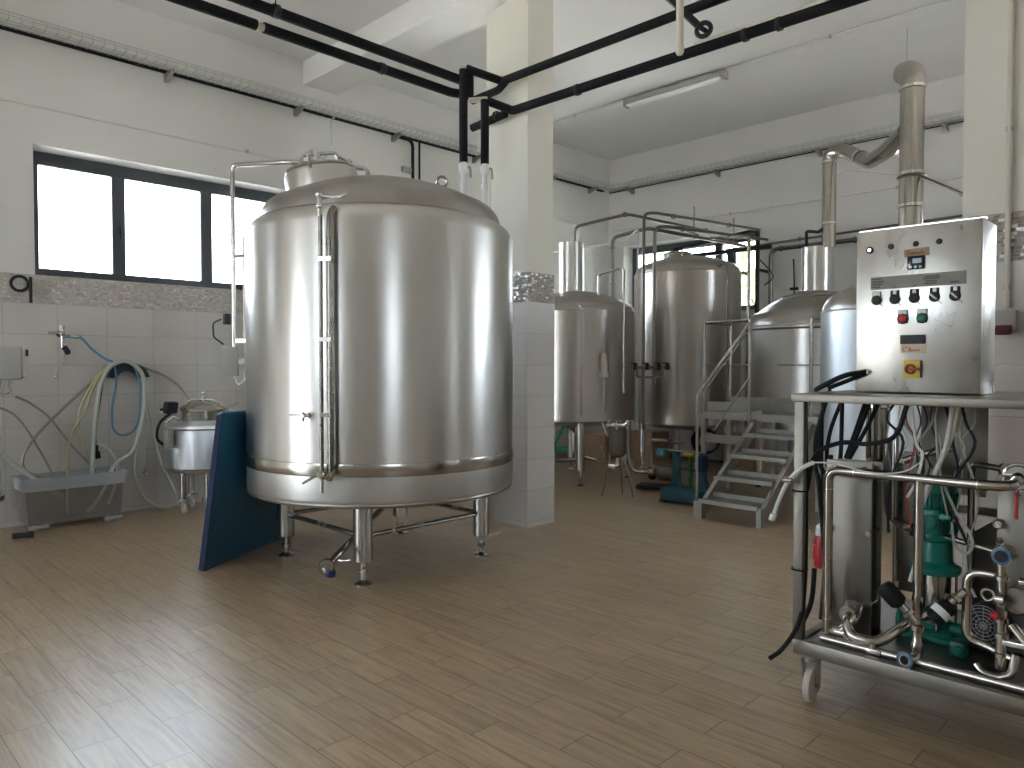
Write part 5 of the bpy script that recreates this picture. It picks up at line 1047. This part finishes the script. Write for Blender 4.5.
MB().cyl((-.62, QY-.04, .52), (-.56, QY-.08, .47), .018, n=14).build('side_branch', M['steel'], mp2)
MB().lathe([(0, 0), (.055, 0), (.058, .01), (.058, .05), (.05, .06), (0, .06)], (-.585, QY+.02, .62), 32, (-.5, -1, 0)).build('disc_cover', M['satin'], mp2)
MB().tube([(-.60, QY-.03, .70), (-.55, QY-.03, .70)], .016, 0).build('side_pipe', M['steel'], mp2)
MB().bb(-.64, -.52, QY-.1, QY-.06, .455, .475, .003).build('lever', M['bright'], mp2)
# thin return pipe loop at the top right
tp = thing('return_pipe', 'thin bent steel pipe rising behind the green pump under the table', 'pipe', (-.86, 3.8, .8))
MB().tube([(-.86, 3.85, .45), (-.86, 3.85, 1.10), (-.72, 3.75, 1.10)], .015, .045, 14).lathe([(.0, -.006), (.026, -.006), (.026, .008), (0, .008)], (-.715, 3.745, 1.10), 18, (1, -.7, 0)).build('pipe', M['steel'], tp)
MB().tube([(-.93, 3.72, .775), (-.66, 3.62, .755)], .013, 0, 14).build('cross_pipe', M['steel'], tp)
MB().tube([(-1.14, 3.76, 1.09), (-1.0, 3.76, 1.15), (-.93, 3.80, 1.17)], .018, .04, 14).build('cross_pipe', M['pipe'], tp)
# butterfly valve with red handle at the right end of the top rail
bv = thing('butterfly_valve', 'butterfly valve with clamped flange and red lever at the right end of the top rail', 'valve', (-.615, 3.53, 1.0))
MB().lathe([(.022, 0), (.045, 0), (.050, .008), (.050, .03), (.045, .038), (.022, .038)], (-.62, 3.53, 1.10), 32, (.0, -1, -.0)).build('flange', M['bright'], bv)
MB().torus((-.62, 3.512, 1.10), .050, .009, (0, 1, 0), 32, 8).build('clamp_ring', M['bright'], bv)
MB().cyl((-.57, 3.51, 1.10), (-.55, 3.50, 1.10), .018, n=12).cyl((-.62, 3.51, 1.05), (-.62, 3.50, 1.03), .012).build('clamp_nut', M['steel'], bv)
MB().bar((-.622, 3.485, 1.045), (-.622, 3.48, .935), .014, .010, .003).build('lever', M['red'], bv, 'red lever')
# angle seat valves with black actuators
def seat_valve(label, foot, top, band):
    f, tpp = Vector(foot), Vector(top); d = (tpp-f).normalized()
    t = thing('actuator_valve', label, 'valve', foot, 'slanted valves with black actuators')
    MB().cyl(f, f+d*(tpp-f).length*.62, .017, n=16).lathe([(.017, 0), (.026, .004), (.026, .020), (.017, .024)], f+d*.03, 6, d).build('neck', M['steel'], t)
    L = (tpp-f).length
    MB().lathe([(0, 0), (.024, 0), (.036, .012), (.038, .03), (.038, .085), (.030, .10), (0, .105)], f+d*(L-.10), 28, d).build('actuator', M['black'], t)
    if band: MB().lathe([(.0385, .04), (.040, .042), (.040, .068), (.0385, .070)], f+d*(L-.10), 28, d).build('band', M['white'], t, 'white band')
    MB().cyl(f+d*(L-.06)+Vector((0, .02, .03)), f+d*(L-.06)+Vector((0, .05, .055)), .008, n=8).build('air_fitting', M['steel'], t)
    return t
seat_valve('slanted valve with a plain black actuator left of the riser pipe', (-.945, PY-.01, .475), (-1.065, PY-.04, .610), False)
seat_valve('slanted valve with a white band round its black actuator', (-.790, QY-.02, .615), (-.885, QY-.10, .495), True)
# green multistage pump
gp = thing('vertical_pump', 'green vertical pump with finned motor standing in the middle of the skid', 'pump', (-.985, 3.77, .293))
gx, gy = -.985, 3.78
MB().bb(gx-.12, gx+.12, gy-.10, gy+.10, .293, .315, .004).lathe([(.10, .30), (.095, .33), (.075, .345), (.075, .37), (0, .37)], (gx, gy, 0), 32).build('base', M['green'], gp)
MB().cyl((gx-.15, gy, .345), (gx+.15, gy, .345), .032, n=20).lathe([(.032, 0), (.058, 0), (.058, .015), (.032, .015)], (gx+.135, gy, .345), 24, (1, 0, 0)).lathe([(.032, 0), (.058, 0), (.058, .015), (.032, .015)], (gx-.15, gy, .345), 24, (1, 0, 0)).build('port_flange', M['green'], gp)
MB().lathe([(.066, .36), (.066, .60)], (gx, gy, 0), 36).build('pump_barrel', M['steel'], gp)
for a in (-1.2, .35, 1.94, 3.5): MB().cyl((gx+.085*math.cos(a), gy+.085*math.sin(a), .34), (gx+.085*math.cos(a), gy+.085*math.sin(a), .63), .006, n=8).build('tie_rod', M['steel'], gp)
MB().lathe([(0, .595), (.10, .595), (.105, .605), (.105, .625), (.085, .635), (.072, .65), (.068, .74), (.085, .755), (.088, .77), (0, .77)], (gx, gy, 0), 36).build('pump_head', M['green'], gp)
mo = MB().lathe([(0, .77), (.088, .77), (.088, .78), (.080, .785), (.080, .965), (.084, .97), (.084, 1.0), (.074, 1.035), (.04, 1.045), (0, 1.046)], (gx, gy, 0), 36).build('motor', M['green'], gp)
fn = MB()
for k in range(36):
    a = k*2*PI/36; u = Vector((math.cos(a), math.sin(a), 0)); c = Vector((gx, gy, 0))
    fn.bar(c+u*.0855+Vector((0, 0, .79)), c+u*.0855+Vector((0, 0, .965)), .003 if False else .003, .012, up=tuple(u))
fo = fn.build('cooling_fins', M['green'], mo); fo['kind'] = 'stuff'
tbx = MB().box((gx+.005, gy-.095, .845), (.085, .055, .115), (0, 0, 0), .016).build('terminal_box', M['green'], mo)
MB().lathe([(0, 0), (.032, 0), (.034, .006), (.030, .010), (0, .012)], (gx+.005, gy-.122, .845), 28, (0, -1, 0)).build('box_cover', M['green'], tbx)
MB().cyl((gx+.045, gy-.11, .872), (gx+.085, gy-.115, .872), .011, n=12).lathe([(0, 0), (.015, 0), (.015, .012), (0, .012)], (gx+.05, gy-.11, .872), 6, (1, 0, 0)).build('cable_gland', simple('pale_green', (.10, .42, .30), .4), tbx)
# second motor with a fan grille, lower right
fm_ = thing('fan_motor', 'dark motor with a round wire fan grille low at the right of the skid', 'motor', (-.78, 3.78, .3))
MB().lathe([(0, 0), (.07, 0), (.09, .01), (.09, .20), (0, .20)], (-.775, 3.72, .41), 32, (.15, 1, 0)).build('body', M['dark'], fm_)
gr = MB()
for r_ in (.015, .03, .045, .06, .075, .088): gr.torus((-.776, 3.712, .41), r_, .0016, (.15, 1, 0), 36, 6)
for k in range(6):
    a = k*PI/6; gr.bar((-.776-.088*math.cos(a), 3.711, .41-.088*math.sin(a)), (-.776+.088*math.cos(a), 3.711, .41+.088*math.sin(a)), .002)
gr.build('fan_grille', M['wire'], fm_)
MB().bb(-.84, -.71, 3.74, 3.9, .293, .325, .004).build('foot_plate', M['dark'], fm_)
for z in (.36, .37, .38): MB().tube([(-.80, 3.62, z), (-.73, 3.60, z-.005)], .004, 0, 6).build('louvre', M['bright'], fm_)
pb = thing('junction_box', 'small green end box beside the base of the pump', 'box', (-.84, 3.6, .3))
MB().bb(-.87, -.81, 3.56, 3.64, .293, .36, .01).build('housing', simple('dark_green', (.01, .09, .06), .4), pb)
MB().cyl((-.84, 3.56, .33), (-.84, 3.548, .33), .018, n=16).build('cover_cap', M['green'], pb)
wf = thing('panel_board', 'slanted grey sheet panel behind the fan motor', 'panel', (-.80, 4.1, .3))
MB().prism([(-.93, 4.10, .30), (-.60, 4.10, .30), (-.60, 4.10, .98), (-.93, 4.10, .72)], (0, .008, 0)).build('sheet', M['satin'], wf)
MB().bb(-.93, -.60, 4.10, 4.125, .295, .31).build('foot_strip', M['galv'], wf)
